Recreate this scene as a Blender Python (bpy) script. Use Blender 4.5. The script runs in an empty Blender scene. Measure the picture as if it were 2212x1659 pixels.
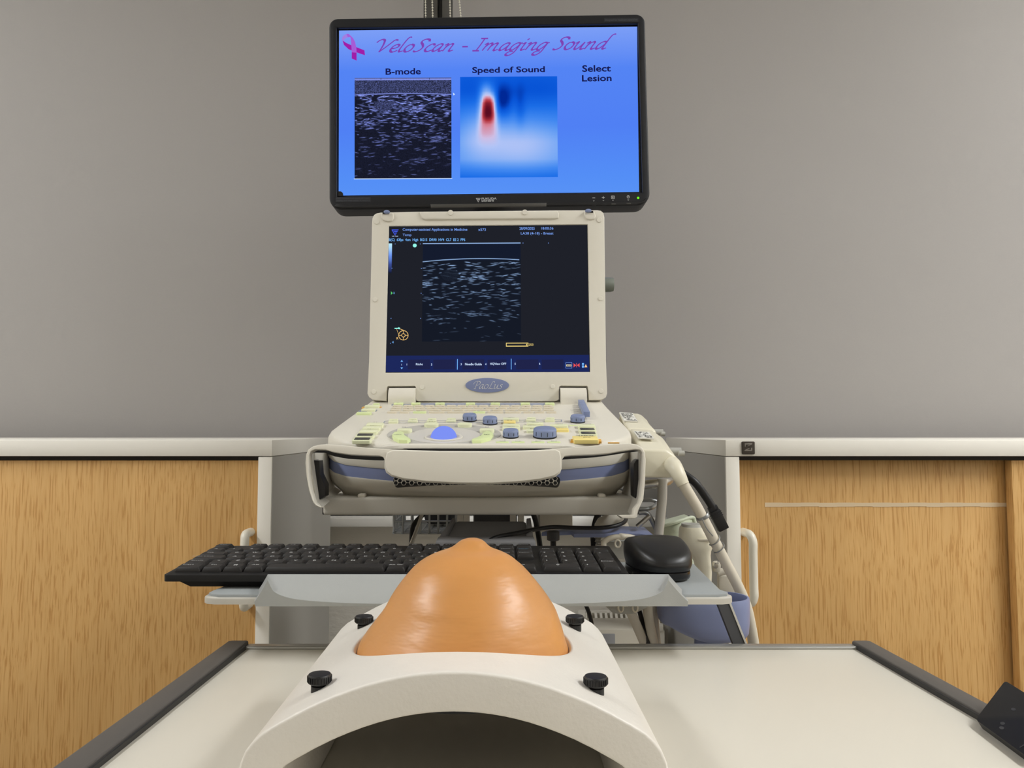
import bpy, bmesh, math, random
import numpy as np
from mathutils import Vector, Matrix

PI = math.pi
sc = bpy.context.scene
COL = sc.collection
random.seed(7)

# ------------------------------------------------------------------ camera, world, lights, exposure
W_PX, H_PX = 2212, 1659
F = 1660.0                      # focal length in pixels of the 2212 x 1659 frame
VX, VY = 1075.0, 930.0          # where level lines running into the room meet
PITCH = math.atan((VY - H_PX / 2) / F)
CAM = Vector((0.0, 0.0, 1.02))
cd = bpy.data.cameras.new('camera')
cd.sensor_fit = 'HORIZONTAL'
cd.sensor_width = 36.0
cd.lens = 36.0 * F / W_PX
cd.shift_x = (W_PX / 2 - VX) / W_PX
cd.clip_start = 0.02
cam = bpy.data.objects.new('camera', cd)
cam.location = CAM
cam.rotation_euler = (PI / 2 + PITCH, 0, 0)
COL.objects.link(cam)
sc.camera = cam

world = bpy.data.worlds.new('room_air')
sc.world = world
world.use_nodes = True
world.node_tree.nodes['Background'].inputs[0].default_value = (1, .97, .92, 1)
world.node_tree.nodes['Background'].inputs[1].default_value = 0.02


def area(name, loc, sx, sy, power, rot=(0, 0, 0), col=(.965, .985, 1.0), spread=PI):
    l = bpy.data.lights.new(name, 'AREA')
    l.shape = 'RECTANGLE'
    l.size, l.size_y = sx, sy
    l.energy = power
    l.color = col
    l.spread = spread
    o = bpy.data.objects.new(name, l)
    o.location = loc
    o.rotation_euler = rot
    COL.objects.link(o)
    return o


# ceiling luminaires: one row left of the trolley, one row right of it
area('ceiling_lamp_light', (-1.75, 0.30, 2.565), 0.30, 1.40, 33)
area('ceiling_lamp_light', (1.85, 0.30, 2.565), 0.30, 1.40, 47)
area('ceiling_lamp_light', (-1.50, -1.35, 2.565), 0.30, 1.40, 2.5)
area('ceiling_lamp_light', (1.60, -1.35, 2.565), 0.30, 1.40, 7)

vs = sc.view_settings
vs.view_transform = 'Standard'
vs.look = 'None'
vs.exposure = 0.0
vs.gamma = 1.0
vs.use_curve_mapping = False

# ------------------------------------------------------------------ projection helpers
cp, sp = math.cos(PITCH), math.sin(PITCH)


def ray(px, py):
    u = (px - VX) / F
    v = (H_PX / 2 - py) / F
    return Vector((u, cp - v * sp, sp + v * cp))


def U(px, py, Y):               # point of the room at depth Y
    r = ray(px, py)
    return CAM + r * (Y / r.y)


def UZ(px, py, z):              # point of the room at height z
    r = ray(px, py)
    return CAM + r * ((z - CAM.z) / r.z)


def proj(p):
    d = Vector(p) - CAM
    depth = d.y * cp + d.z * sp
    up = -d.y * sp + d.z * cp
    return (VX + F * d.x / depth, H_PX / 2 - F * up / depth)


def hit(px, py, M):             # local xy on the plane z = 0 of frame M
    Mi = M.inverted()
    o = Mi @ CAM
    d = Mi.to_3x3() @ ray(px, py)
    t = -o.z / d.z
    q = o + d * t
    return Vector((q.x, q.y))


def frame(org, x, y):
    x = Vector(x).normalized()
    y = Vector(y).normalized()
    z = x.cross(y)
    M = Matrix.Identity(4)
    for i, a in enumerate((x, y, z)):
        M[0][i], M[1][i], M[2][i] = a.x, a.y, a.z
    M.translation = Vector(org)
    return M


def T(x, y=0, z=0):
    return Matrix.Translation(Vector((x, y, z)))


def R(a, ax):
    return Matrix.Rotation(a, 4, ax)


# ------------------------------------------------------------------ objects
WM = {}


def finish(me, ang):
    me.polygons.foreach_set('use_smooth', [True] * len(me.polygons))
    me.set_sharp_from_angle(angle=math.radians(ang))
    me.update()


def obj(name, bm, mat=None, parent=None, M=None, ang=38, recalc=True):
    """one mesh object; M is its world matrix, also below a parent"""
    if isinstance(bm, bpy.types.Mesh):
        me = bm
    else:
        if recalc:
            bmesh.ops.recalc_face_normals(bm, faces=bm.faces)
        me = bpy.data.meshes.new(name)
        bm.to_mesh(me)
        bm.free()
        finish(me, ang)
    if mat is not None and not me.materials:
        me.materials.append(mat)
    o = bpy.data.objects.new(name, me)
    COL.objects.link(o)
    M = Matrix.Identity(4) if M is None else M
    if parent is not None:
        o.parent = parent
        if M is None:
            M = WM[parent.name]
        o.matrix_basis = WM[parent.name].inverted() @ M
    else:
        o.matrix_basis = M
    WM[o.name] = M
    return o


def thing(name, label, cat, loc=(0, 0, 0), group=None):
    o = bpy.data.objects.new(name, None)
    o.empty_display_size = .05
    COL.objects.link(o)
    o.location = Vector(loc)
    WM[o.name] = T(*loc)
    return tag(o, label, cat, group)


def tag(o, label=None, cat=None, group=None, kind=None):
    for k, v in (('label', label), ('category', cat), ('group', group), ('kind', kind)):
        if v:
            o[k] = v
    return o


def struct(name, bm, mat, parent=None, M=None):
    o = obj(name, bm, mat, parent, M)
    if parent is None:
        o['kind'] = 'structure'
    return o


# ------------------------------------------------------------------ mesh builders
def new():
    return bmesh.new()


def add(a, b, M=None):
    """put bmesh b into bmesh a"""
    M = Matrix.Identity(4) if M is None else M
    vm = [a.verts.new(M @ v.co) for v in b.verts]
    b.verts.index_update()
    for f in b.faces:
        try:
            a.faces.new([vm[v.index] for v in f.verts])
        except ValueError:
            pass
    b.free()
    return a


def box(x0, x1, y0, y1, z0, z1, bev=0.0, seg=2):
    b = new()
    r = bmesh.ops.create_cube(b, size=1.0)
    for v in r['verts']:
        v.co = Vector((x0 if v.co.x < 0 else x1, y0 if v.co.y < 0 else y1, z0 if v.co.z < 0 else z1))
    if bev > 0:
        bmesh.ops.bevel(b, geom=list(b.edges), offset=bev, segments=seg, profile=.5, affect='EDGES', clamp_overlap=True)
    return b


def lathe(prof, n=32, cap=True):
    b = new()
    rings = []
    for r, z in prof:
        if r < 1e-6:
            rings.append([b.verts.new((0, 0, z))])
        else:
            rings.append([b.verts.new((r * math.cos(2 * PI * i / n), r * math.sin(2 * PI * i / n), z)) for i in range(n)])
    for a, c in zip(rings, rings[1:]):
        if len(a) == 1 and len(c) == 1:
            continue
        for i in range(n):
            j = (i + 1) % n
            if len(a) == 1:
                b.faces.new((a[0], c[j], c[i]))
            elif len(c) == 1:
                b.faces.new((a[i], a[j], c[0]))
            else:
                b.faces.new((a[i], a[j], c[j], c[i]))
    if cap:
        for rg in (rings[0], rings[-1]):
            if len(rg) > 1:
                b.faces.new(rg)
    return b


def cyl(r, z0, z1, n=24, bev=0.0):
    if bev > 0:
        return lathe([(r - bev, z0), (r - bev * .3, z0 + bev * .3), (r, z0 + bev), (r, z1 - bev), (r - bev * .3, z1 - bev * .3), (r - bev, z1)], n)
    return lathe([(r, z0), (r, z1)], n)


def spline(pts, sub=6, closed=False):
    P = [Vector(p) for p in pts]
    n = len(P)
    if n < 3:
        return P
    out = []
    rng = n if closed else n - 1
    for i in range(rng):
        p0 = P[(i - 1) % n] if closed or i > 0 else P[0] * 2 - P[1]
        p1, p2 = P[i], P[(i + 1) % n]
        p3 = P[(i + 2) % n] if closed or i + 2 < n else P[-1] * 2 - P[-2]
        for k in range(sub):
            t = k / sub
            out.append(.5 * ((2 * p1) + (p2 - p0) * t + (2 * p0 - 5 * p1 + 4 * p2 - p3) * t * t + (3 * p1 - p0 - 3 * p2 + p3) * t ** 3))
    if not closed:
        out.append(P[-1])
    return out


def tube(pts, rad, n=10, sub=6, smooth=True, cap=True):
    P = spline(pts, sub) if smooth else [Vector(p) for p in pts]
    m = len(P)
    b = new()
    if callable(rad):
        rr = [rad(i / max(1, m - 1)) for i in range(m)]
    else:
        rr = [rad] * m
    tang = [(P[min(i + 1, m - 1)] - P[max(i - 1, 0)]).normalized() for i in range(m)]
    up = Vector((0, 0, 1)) if abs(tang[0].z) < .9 else Vector((1, 0, 0))
    nrm = (up - tang[0] * up.dot(tang[0])).normalized()
    rings = []
    for i in range(m):
        nrm = (nrm - tang[i] * nrm.dot(tang[i])).normalized()
        bn = tang[i].cross(nrm)
        rings.append([b.verts.new(P[i] + (nrm * math.cos(2 * PI * k / n) + bn * math.sin(2 * PI * k / n)) * rr[i]) for k in range(n)])
    for a, c in zip(rings, rings[1:]):
        for k in range(n):
            j = (k + 1) % n
            b.faces.new((a[k], a[j], c[j], c[k]))
    if cap:
        b.faces.new(rings[0])
        b.faces.new(rings[-1])
    return b


def rrect(x0, y0, x1, y1, r, n=5):
    if not isinstance(r, (tuple, list)):
        r = (r, r, r, r)
    out = []
    for (cx, cy, a0), rr in zip(((x1, y1, 0), (x0, y1, 90), (x0, y0, 180), (x1, y0, 270)), (r[0], r[1], r[2], r[3])):
        sx = -1 if cx == x1 else 1
        sy = -1 if cy == y1 else 1
        c = Vector((cx + sx * rr, cy + sy * rr))
        if rr <= 0:
            out.append(Vector((cx, cy)))
            continue
        for k in range(n + 1):
            a = math.radians(a0 + 90 * k / n)
            out.append(c + Vector((math.cos(a), math.sin(a))) * rr)
    return out


def roundpoly(pts, r, n=4):
    out = []
    m = len(pts)
    for i in range(m):
        p, a, c = Vector(pts[i]), Vector(pts[i - 1]), Vector(pts[(i + 1) % m])
        p0 = p + (a - p).normalized() * r
        p1 = p + (c - p).normalized() * r
        for k in range(n + 1):
            t = k / n
            out.append(p0 * (1 - t) ** 2 + p * 2 * t * (1 - t) + p1 * t * t)
    return out


def ellipse(cx, cy, rx, ry, n=40):
    return [Vector((cx + rx * math.cos(2 * PI * i / n), cy + ry * math.sin(2 * PI * i / n))) for i in range(n)]


def plate(outer, th, holes=(), bev=0.0, seg=2, z=0.0, back=True):
    """flat sheet with outline `outer` and holes; front face at z, goes back to z - th; front rims rounded by bev"""
    b = new()
    edges = []
    loops = []
    for loop in [outer] + list(holes):
        vs_ = [b.verts.new((p[0], p[1], z)) for p in loop]
        es = [b.edges.new((vs_[i], vs_[(i + 1) % len(vs_)])) for i in range(len(vs_))]
        edges += es
        loops.append(vs_)
    bmesh.ops.triangle_fill(b, use_beauty=True, use_dissolve=False, edges=edges)
    b.normal_update()
    faces = list(b.faces)
    for f in faces:
        if f.normal.z < 0:
            f.normal_flip()
    bk = {v: b.verts.new((v.co.x, v.co.y, z - th)) for lp in loops for v in lp}
    if back:
        for f in faces:
            b.faces.new([bk[v] for v in reversed(f.verts)])
    for lp in loops:
        for i, v in enumerate(lp):
            w = lp[(i + 1) % len(lp)]
            b.faces.new((v, w, bk[w], bk[v]))
    bmesh.ops.recalc_face_normals(b, faces=b.faces)
    if bev > 0:
        fr = [b.edges.get((lp[i], lp[(i + 1) % len(lp)])) for lp in loops for i in range(len(lp))]
        bmesh.ops.bevel(b, geom=fr, offset=bev, segments=seg, profile=.5, affect='EDGES', clamp_overlap=True)
    return b


def loft(loops, cap0=True, cap1=True, closed=True):
    b = new()
    L = [[b.verts.new(p) for p in lp] for lp in loops]
    n = len(L[0])
    for a, c in zip(L, L[1:]):
        for i in range(n if closed else n - 1):
            j = (i + 1) % n
            b.faces.new((a[i], a[j], c[j], c[i]))
    if cap0:
        b.faces.new(L[0])
    if cap1:
        b.faces.new(L[-1])
    return b


def flat(polys, z=0.0):
    b = new()
    for pl in polys:
        try:
            b.faces.new([b.verts.new((p[0], p[1], z)) for p in pl])
        except ValueError:
            pass
    return b


# ------------------------------------------------------------------ lettering
_tc = {}


def text_geo(s, bold=0.0):
    """triangles of a line of text in the built-in font, xy"""
    if (s, bold) in _tc:
        return _tc[(s, bold)]
    cu = bpy.data.curves.new('lettering', 'FONT')
    cu.body = s
    cu.size = 1.0
    cu.resolution_u = 3
    cu.offset = bold
    cu.fill_mode = 'FRONT'
    o = bpy.data.objects.new('lettering_tmp', cu)
    COL.objects.link(o)
    bpy.context.view_layer.update()
    dg = bpy.context.evaluated_depsgraph_get()
    me = bpy.data.meshes.new_from_object(o.evaluated_get(dg))
    v = [tuple(p.co[:2]) for p in me.vertices]
    f = [tuple(p.vertices) for p in me.polygons]
    bpy.data.objects.remove(o)
    bpy.data.curves.remove(cu)
    bpy.data.meshes.remove(me)
    xs = [p[0] for p in v] or [0, 1]
    ys = [p[1] for p in v] or [0, 1]
    _tc[(s, bold)] = (v, f, min(xs), max(xs), min(ys), max(ys))
    return _tc[(s, bold)]


def text_into(b, s, cx, cy, w, h, bold=0.0, z=0.0, rot=0.0):
    """line s, its ink box centred on cx, cy with size w x h (w None keeps the proportions)"""
    v, f, x0, x1, y0, y1 = text_geo(s, bold)
    sy = h / max(1e-6, y1 - y0)
    sx = sy if w is None else w / max(1e-6, x1 - x0)
    c, s_ = math.cos(rot), math.sin(rot)
    vs_ = []
    for p in v:
        x, y = (p[0] - (x0 + x1) / 2) * sx, (p[1] - (y0 + y1) / 2) * sy
        vs_.append(b.verts.new((cx + x * c - y * s_, cy + x * s_ + y * c, z)))
    for q in f:
        try:
            b.faces.new([vs_[i] for i in q])
        except ValueError:
            pass
    return b


def up_faces(b):
    b.normal_update()
    for f in b.faces:
        if f.normal.z < 0:
            f.normal_flip()
    return b


GLYPH = {   # broad-pen italic capitals and minuscules: advance, strokes; x-height 1
    'V': (1.30, [[(-.35, 1.30), (-.15, 1.62), (.12, 1.72), (.33, 1.55), (.42, 1.0), (.42, .4), (.38, 0)],
                 [(.38, 0), (.75, .62), (1.12, 1.3), (1.30, 1.62), (1.62, 1.62)]]),
    'e': (.86, [[(.12, .45), (.45, .52), (.70, .72), (.66, .95), (.45, 1.0), (.2, .8), (.08, .42), (.2, .08), (.45, 0), (.78, .2)]]),
    'l': (.52, [[(.62, 2.0), (.40, 1.95), (.27, 1.6), (.16, .9), (.10, .3), (.2, .02), (.48, .14)]]),
    'o': (.95, [[(.48, 1.0), (.22, .86), (.06, .46), (.16, .08), (.40, .0), (.66, .2), (.78, .58), (.70, .9), (.48, 1.0)]]),
    'S': (1.05, [[(1.10, 1.36), (.98, 1.62), (.68, 1.68), (.40, 1.5), (.40, 1.22), (.62, .92), (.75, .55), (.60, .18), (.30, 0), (.02, .06)]]),
    'c': (.78, [[(.74, .80), (.66, .98), (.42, .97), (.16, .68), (.06, .32), (.2, .03), (.45, .02), (.74, .2)]]),
    'a': (1.02, [[(.78, .97), (.45, .98), (.16, .68), (.05, .28), (.16, .0), (.42, .15), (.68, .6), (.78, .97)],
                 [(.78, .97), (.69, .5), (.66, .15), (.78, .0), (1.0, .14)]]),
    'n': (1.05, [[(-.02, .80), (.14, .98), (.20, .9), (.12, .45), (.04, 0)],
                 [(.10, .45), (.32, .82), (.58, 1.0), (.70, .84), (.64, .4), (.64, .1), (.76, 0), (1.0, .15)]]),
    'm': (1.60, [[(-.02, .80), (.14, .98), (.20, .9), (.12, .45), (.04, 0)],
                 [(.10, .45), (.32, .82), (.54, 1.0), (.66, .86), (.60, .4), (.54, 0)],
                 [(.58, .45), (.82, .82), (1.06, 1.0), (1.18, .84), (1.12, .4), (1.12, .1), (1.24, 0), (1.48, .15)]]),
    'g': (1.02, [[(.78, .97), (.45, .98), (.16, .68), (.05, .28), (.16, .0), (.42, .15), (.68, .6), (.78, .97)],
                 [(.95, .98), (.80, .9), (.70, .3), (.58, -.3), (.30, -.66), (.0, -.68), (-.10, -.45), (.12, -.2), (.46, -.12)]]),
    'i': (.52, [[(-.02, .80), (.14, .98), (.20, .9), (.12, .4), (.12, .1), (.22, 0), (.46, .15)], [(.22, 1.36), (.36, 1.58)]]),
    'u': (1.08, [[(-.02, .80), (.14, .98), (.20, .9), (.10, .4), (.14, .06), (.32, .03), (.55, .35), (.80, .98)],
                 [(.80, .98), (.70, .4), (.70, .1), (.82, 0), (1.04, .15)]]),
    'd': (1.10, [[(.78, .97), (.45, .98), (.16, .68), (.05, .28), (.16, .0), (.42, .15), (.68, .6), (.78, .97)],
                 [(1.25, 2.02), (1.02, 1.95), (.88, 1.6), (.74, .6), (.68, .15), (.80, 0), (1.02, .15)]]),
    'I': (.78, [[(.42, 1.66), (.34, .8), (.22, 0)], [(.05, 1.66), (.72, 1.66)], [(-.12, 0), (.52, 0)]]),
    '-': (.9, [[(.12, .58), (.66, .58)]]),
    'P': (1.05, [[(.46, 1.62), (.34, .9), (.16, 0)], [(-.05, 0), (.36, 0)],
                 [(-.28, 1.02), (-.18, 1.42), (.2, 1.66), (.7, 1.7), (1.02, 1.5), (1.0, 1.1), (.7, .84), (.42, .8)]]),
    'L': (1.10, [[(1.02, 1.45), (.88, 1.66), (.62, 1.6), (.44, 1.1), (.30, .4), (.02, .04), (.3, .12), (.66, .02), (1.05, .06)]]),
    's': (.74, [[(.62, .86), (.50, 1.0), (.28, .92), (.26, .7), (.48, .45), (.46, .16), (.22, 0), (-.08, .04)]]),
    ' ': (.55, []),
}


def pen(text, slant=.42, nib=.17, ang=40):
    """calligraphic strokes of text as quads; also the box of the ink"""
    n = Vector((math.cos(math.radians(ang)), math.sin(math.radians(ang)))) * nib / 2
    quads = []
    x = 0
    for ch in text:
        adv, strokes = GLYPH[ch]
        for st in strokes:
            P = spline([Vector((p[0] + slant * p[1] + x, p[1])) for p in st], 7)
            L = []
            for i, p in enumerate(P):
                t = (P[min(i + 1, len(P) - 1)] - P[max(i - 1, 0)]).normalized()
                q = Vector((-t.y, t.x))
                h = max(abs(n.dot(q)), nib * .19)
                L.append((p + q * h, p - q * h))
            for a, c in zip(L, L[1:]):
                quads.append((a[0], a[1], c[1], c[0]))
        x += adv
    xs = [p.x for q in quads for p in q]
    ys = [p.y for q in quads for p in q]
    return quads, min(xs), max(xs), min(ys), max(ys)


def pen_into(b, text, x0, x1, y0, y1, z=0.0, rot=0.0, **k):
    q, a, c, d, e = pen(text, **k)
    for i, f in enumerate(q):
        b.faces.new([b.verts.new((x0 + (p.x - a) / (c - a) * (x1 - x0), y0 + (p.y - d) / (e - d) * (y1 - y0) + rot * ((p.x - a) / (c - a) - .5), z + (i % 7) * 1e-6)) for p in f])
    return b


# ------------------------------------------------------------------ materials
def lin(c):
    return tuple(((v / 255.0) / 12.92 if v / 255.0 <= .04045 else ((v / 255.0 + .055) / 1.055) ** 2.4) for v in c)


class NT:
    def __init__(self, name):
        self.m = bpy.data.materials.new(name)
        self.m.use_nodes = True
        self.t = self.m.node_tree
        self.t.nodes.clear()
        self.out = self.t.nodes.new('ShaderNodeOutputMaterial')

    def n(self, typ, **kw):
        nd = self.t.nodes.new(typ)
        for k, v in kw.items():
            if k.startswith('i_'):
                nd.inputs[k[2:].replace('_', ' ')].default_value = v
            else:
                setattr(nd, k, v)
        return nd

    def l(self, a, b):
        self.t.links.new(a, b)


def mat(name, c, rough=.5, metal=0.0, spec=.5, bump=0.0, bscale=300.0, var=0.0, vscale=6.0, stretch=(1, 1, 1), sss=0.0, coat=0.0, bdist=.001, rvar=0.0):
    k = NT(name)
    p = k.n('ShaderNodeBsdfPrincipled')
    rgb = lin(c)
    p.inputs['Base Color'].default_value = (*rgb, 1)
    p.inputs['Roughness'].default_value = rough
    p.inputs['Metallic'].default_value = metal
    p.inputs['Specular IOR Level'].default_value = spec
    p.inputs['Coat Weight'].default_value = coat
    if sss:
        p.inputs['Subsurface Weight'].default_value = sss
        p.inputs['Subsurface Radius'].default_value = (.012, .005, .002)
        p.inputs['Subsurface Scale'].default_value = .3
    k.l(p.outputs[0], k.out.inputs[0])
    tc = k.n('ShaderNodeTexCoord')
    mp = k.n('ShaderNodeMapping')
    mp.inputs['Scale'].default_value = stretch
    k.l(tc.outputs['Object'], mp.inputs[0])
    nz = k.n('ShaderNodeTexNoise', i_Scale=vscale, i_Detail=4.0)
    k.l(mp.outputs[0], nz.inputs['Vector'])
    mx = k.n('ShaderNodeMix', data_type='RGBA')
    v = max(var, .015)
    mx.inputs[6].default_value = (*[x * (1 - v) for x in rgb], 1)
    mx.inputs[7].default_value = (*[min(1, x * (1 + v)) for x in rgb], 1)
    k.l(nz.outputs[0], mx.inputs[0])
    k.l(mx.outputs[2], p.inputs['Base Color'])
    if rvar:
        mr = k.n('ShaderNodeMapRange')
        mr.inputs[3].default_value = rough - rvar
        mr.inputs[4].default_value = rough + rvar
        k.l(nz.outputs[0], mr.inputs[0])
        k.l(mr.outputs[0], p.inputs['Roughness'])
    if bump:
        nb = k.n('ShaderNodeTexNoise', i_Scale=bscale, i_Detail=3.0)
        k.l(mp.outputs[0], nb.inputs['Vector'])
        bp = k.n('ShaderNodeBump', i_Strength=bump, i_Distance=bdist)
        k.l(nb.outputs[0], bp.inputs['Height'])
        k.l(bp.outputs[0], p.inputs['Normal'])
    return k.m


def glow(name, c, s=1.0):
    k = NT(name)
    e = k.n('ShaderNodeEmission', i_Strength=s)
    e.inputs[0].default_value = (*lin(c), 1)
    k.l(e.outputs[0], k.out.inputs[0])
    return k.m


def wood(name, c0, c1, c2):
    k = NT(name)
    p = k.n('ShaderNodeBsdfPrincipled', i_Roughness=.42)
    p.inputs['Specular IOR Level'].default_value = .35
    k.l(p.outputs[0], k.out.inputs[0])
    tc = k.n('ShaderNodeTexCoord')
    mp = k.n('ShaderNodeMapping')
    mp.inputs['Scale'].default_value = (1, 1, .05)
    k.l(tc.outputs['Object'], mp.inputs[0])
    wob = k.n('ShaderNodeTexNoise', i_Scale=5.0, i_Detail=2.0)
    k.l(tc.outputs['Object'], wob.inputs['Vector'])
    sub = k.n('ShaderNodeMix', data_type='RGBA', blend_type='ADD')
    sub.inputs[0].default_value = .010
    k.l(mp.outputs[0], sub.inputs[6])
    k.l(wob.outputs[1], sub.inputs[7])
    n1 = k.n('ShaderNodeTexNoise', i_Scale=400.0, i_Detail=3.0, i_Roughness=.5)
    k.l(sub.outputs[2], n1.inputs['Vector'])
    n2 = k.n('ShaderNodeTexNoise', i_Scale=26.0, i_Detail=3.0)
    k.l(sub.outputs[2], n2.inputs['Vector'])
    r1 = k.n('ShaderNodeValToRGB')
    e = r1.color_ramp.elements
    e[0].position, e[0].color = .36, (*lin(c0), 1)
    e[1].position, e[1].color = .62, (*lin(c2), 1)
    m_ = e.new(.48)
    m_.color = (*lin(c1), 1)
    m_.position = .46
    k.l(n1.outputs[0], r1.inputs[0])
    mx = k.n('ShaderNodeMix', data_type='RGBA', blend_type='MULTIPLY')
    mx.inputs[0].default_value = 1.0
    r2 = k.n('ShaderNodeValToRGB')
    e = r2.color_ramp.elements
    e[0].position, e[0].color = .3, (.90, .88, .85, 1)
    e[1].position, e[1].color = .7, (1, 1, 1, 1)
    k.l(n2.outputs[0], r2.inputs[0])
    k.l(r1.outputs[0], mx.inputs[6])
    k.l(r2.outputs[0], mx.inputs[7])
    k.l(mx.outputs[2], p.inputs['Base Color'])
    bp = k.n('ShaderNodeBump', i_Strength=.12, i_Distance=.001)
    k.l(n1.outputs[0], bp.inputs['Height'])
    k.l(bp.outputs[0], p.inputs['Normal'])
    return k.m


def screen_grad(name, cols):
    """vertical emission ramp: colours from bottom to top of the screen's local y range (0..1 generated)"""
    k = NT(name)
    e = k.n('ShaderNodeEmission')
    tc = k.n('ShaderNodeTexCoord')
    sx = k.n('ShaderNodeSeparateXYZ')
    k.l(tc.outputs['Generated'], sx.inputs[0])
    r = k.n('ShaderNodeValToRGB')
    el = r.color_ramp.elements
    el[0].position, el[0].color = cols[0][0], (*lin(cols[0][1]), 1)
    el[1].position, el[1].color = cols[-1][0], (*lin(cols[-1][1]), 1)
    for q, c in cols[1:-1]:
        n_ = el.new(q)
        n_.color = (*lin(c), 1)
    k.l(sx.outputs[1], r.inputs[0])
    k.l(r.outputs[0], e.inputs[0])
    k.l(e.outputs[0], k.out.inputs[0])
    return k.m


def pic_mat():
    k = NT('lit_picture')
    a = k.n('ShaderNodeAttribute', attribute_name='Col')
    e = k.n('ShaderNodeEmission')
    k.l(a.outputs[0], e.inputs[0])
    k.l(e.outputs[0], k.out.inputs[0])
    return k.m


def picture(name, arr, c00, c10, c11, c01, z, mat_, parent, M):
    """arr rows top to bottom, sRGB 0..255; corners top left, top right, bottom right, bottom left in local xy"""
    h, w, _ = arr.shape
    a = arr / 255.0
    a = np.where(a <= .04045, a / 12.92, ((a + .055) / 1.055) ** 2.4)
    gx, gy = np.meshgrid(np.linspace(0, 1, w + 1), np.linspace(0, 1, h + 1))
    P = lambda i: (c00[i] * (1 - gx) * (1 - gy) + c10[i] * gx * (1 - gy) + c11[i] * gx * gy + c01[i] * (1 - gx) * gy)
    co = np.stack([P(0), P(1), np.full_like(gx, z)], -1).reshape(-1, 3)
    i = np.arange(h)[:, None] * (w + 1) + np.arange(w)[None, :]
    fv = np.stack([i + w + 1, i + w + 2, i + 1, i], -1).reshape(-1, 4)
    me = bpy.data.meshes.new(name)
    me.from_pydata(co.tolist(), [], fv.tolist())
    at = me.color_attributes.new('Col', 'FLOAT_COLOR', 'CORNER')
    colr = np.ones((h * w, 4, 4))
    colr[:, :, :3] = a.reshape(-1, 1, 3)
    at.data.foreach_set('color', colr.reshape(-1).astype(np.float32))
    me.materials.append(mat_)
    me.update()
    return obj(name, me, None, parent, M)

# ------------------------------------------------------------------ palette
m_blind = mat('blind_cloth', (165, 161, 158), .85, spec=.2, bump=.25, bscale=900, var=.03, vscale=260, stretch=(1, 1, 3))
m_wall = mat('wall_plaster', (236, 231, 221), .9, spec=.2, bump=.6, bscale=45, stretch=(1, 1, 2.5), bdist=.003)
m_ceil = mat('ceiling_white', (232, 230, 224), .95, spec=.1)
m_floor = mat('floor_vinyl', (128, 122, 114), .5, var=.08, vscale=40)
m_frame = mat('window_frame_grey', (150, 149, 146), .5)
m_night = mat('night_glass', (6, 7, 14), .15, spec=.5)
m_cabshade = mat('cabinet_side_shade', (178, 175, 168), .5)  # cabinet lacquer greyed, the shade of the inward sides put into the colour
m_cab = mat('cabinet_lacquer', (246, 242, 232), .42, spec=.4, bump=.05, bscale=700)
m_cabdark = mat('cabinet_gap_dark', (26, 20, 16), .7)
m_wood = wood('oak_laminate', (200, 151, 88), (220, 174, 110), (225, 181, 118))
m_white = mat('white_handle_plastic', (240, 236, 222), .3)
m_badge = mat('badge_bronze', (78, 72, 66), .35, metal=.7)
m_badge_hi = mat('badge_face', (150, 146, 140), .3, metal=.8)
m_tape = mat('clear_tape', (228, 205, 170), .18, spec=.6)
m_black = mat('black_plastic', (20, 20, 22), .42, spec=.45)
m_bezel = mat('monitor_bezel_black', (22, 23, 28), .45, spec=.4, bump=.08, bscale=1500)
m_bezelgrey = mat('monitor_strip_grey', (84, 82, 78), .4, metal=.5)
m_deck = mat('machine_cream_plastic', (230, 225, 212), .42, spec=.4, bump=.04, bscale=1200)
m_lower = mat('machine_warm_grey_plastic', (206, 200, 186), .45, spec=.4, bump=.04, bscale=1200)
m_blue = mat('machine_blue_plastic', (124, 134, 172), .42, spec=.4)
m_knob = mat('knob_blue_grey', (132, 145, 182), .45, spec=.4)
m_lime = mat('button_pale_lime', (238, 241, 204), .4, spec=.4)
m_lime2 = mat('button_bright_lime', (228, 241, 182), .4, spec=.4)
m_beige = mat('button_beige', (226, 216, 194), .45)
m_yellow = mat('button_yellow', (255, 234, 150), .4)
m_orange = mat('button_orange', (246, 188, 84), .4)
m_lcd = mat('button_display_dark', (46, 50, 52), .25)
m_ringgrey = mat('trackball_ring_grey', (196, 193, 186), .45)
m_discgrey = mat('trackball_disc_grey', (218, 214, 206), .45)
m_striblue = mat('strip_blue_grey', (150, 158, 180), .45)
m_printdark = mat('print_dark', (60, 58, 56), .7)
m_cartgrey = mat('cart_light_grey', (200, 196, 186), .42, spec=.4, bump=.03, bscale=900)
m_silver = mat('tray_silver_grey', (174, 176, 174), .4, spec=.45, bump=.12, bscale=1400)
m_mat = mat('tray_mat_grey', (160, 165, 166), .55, bump=.15, bscale=1600)
m_tilt = mat('tilt_plate_grey', (138, 138, 140), .55)
m_dark = mat('cart_dark_grey', (62, 62, 64), .5)
m_steel = mat('brushed_steel', (190, 188, 182), .3, metal=1.0)
m_wire = mat('grey_wire', (150, 152, 152), .35, metal=.6)
m_keyb = mat('keyboard_black', (26, 25, 25), .5, spec=.35, bump=.1, bscale=2500)
m_key = mat('keycap_black', (42, 40, 39), .5, spec=.3, bump=.1, bscale=3000)
m_legend = mat('key_legend_print', (205, 205, 205), .5)
m_legblue = mat('key_legend_blue', (110, 160, 190), .5)
m_mouse = mat('mouse_black_satin', (26, 26, 27), .36, spec=.5, bump=.03, bscale=2500)
m_mouseb = mat('mouse_black_gloss', (14, 14, 16), .2)
m_skin = mat('tan_silicone', (218, 154, 88), .34, spec=.5, bump=.55, bscale=38, var=.07, vscale=22, stretch=(.6, 1, 2.4), sss=.08, bdist=.0015, rvar=.12)
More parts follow.
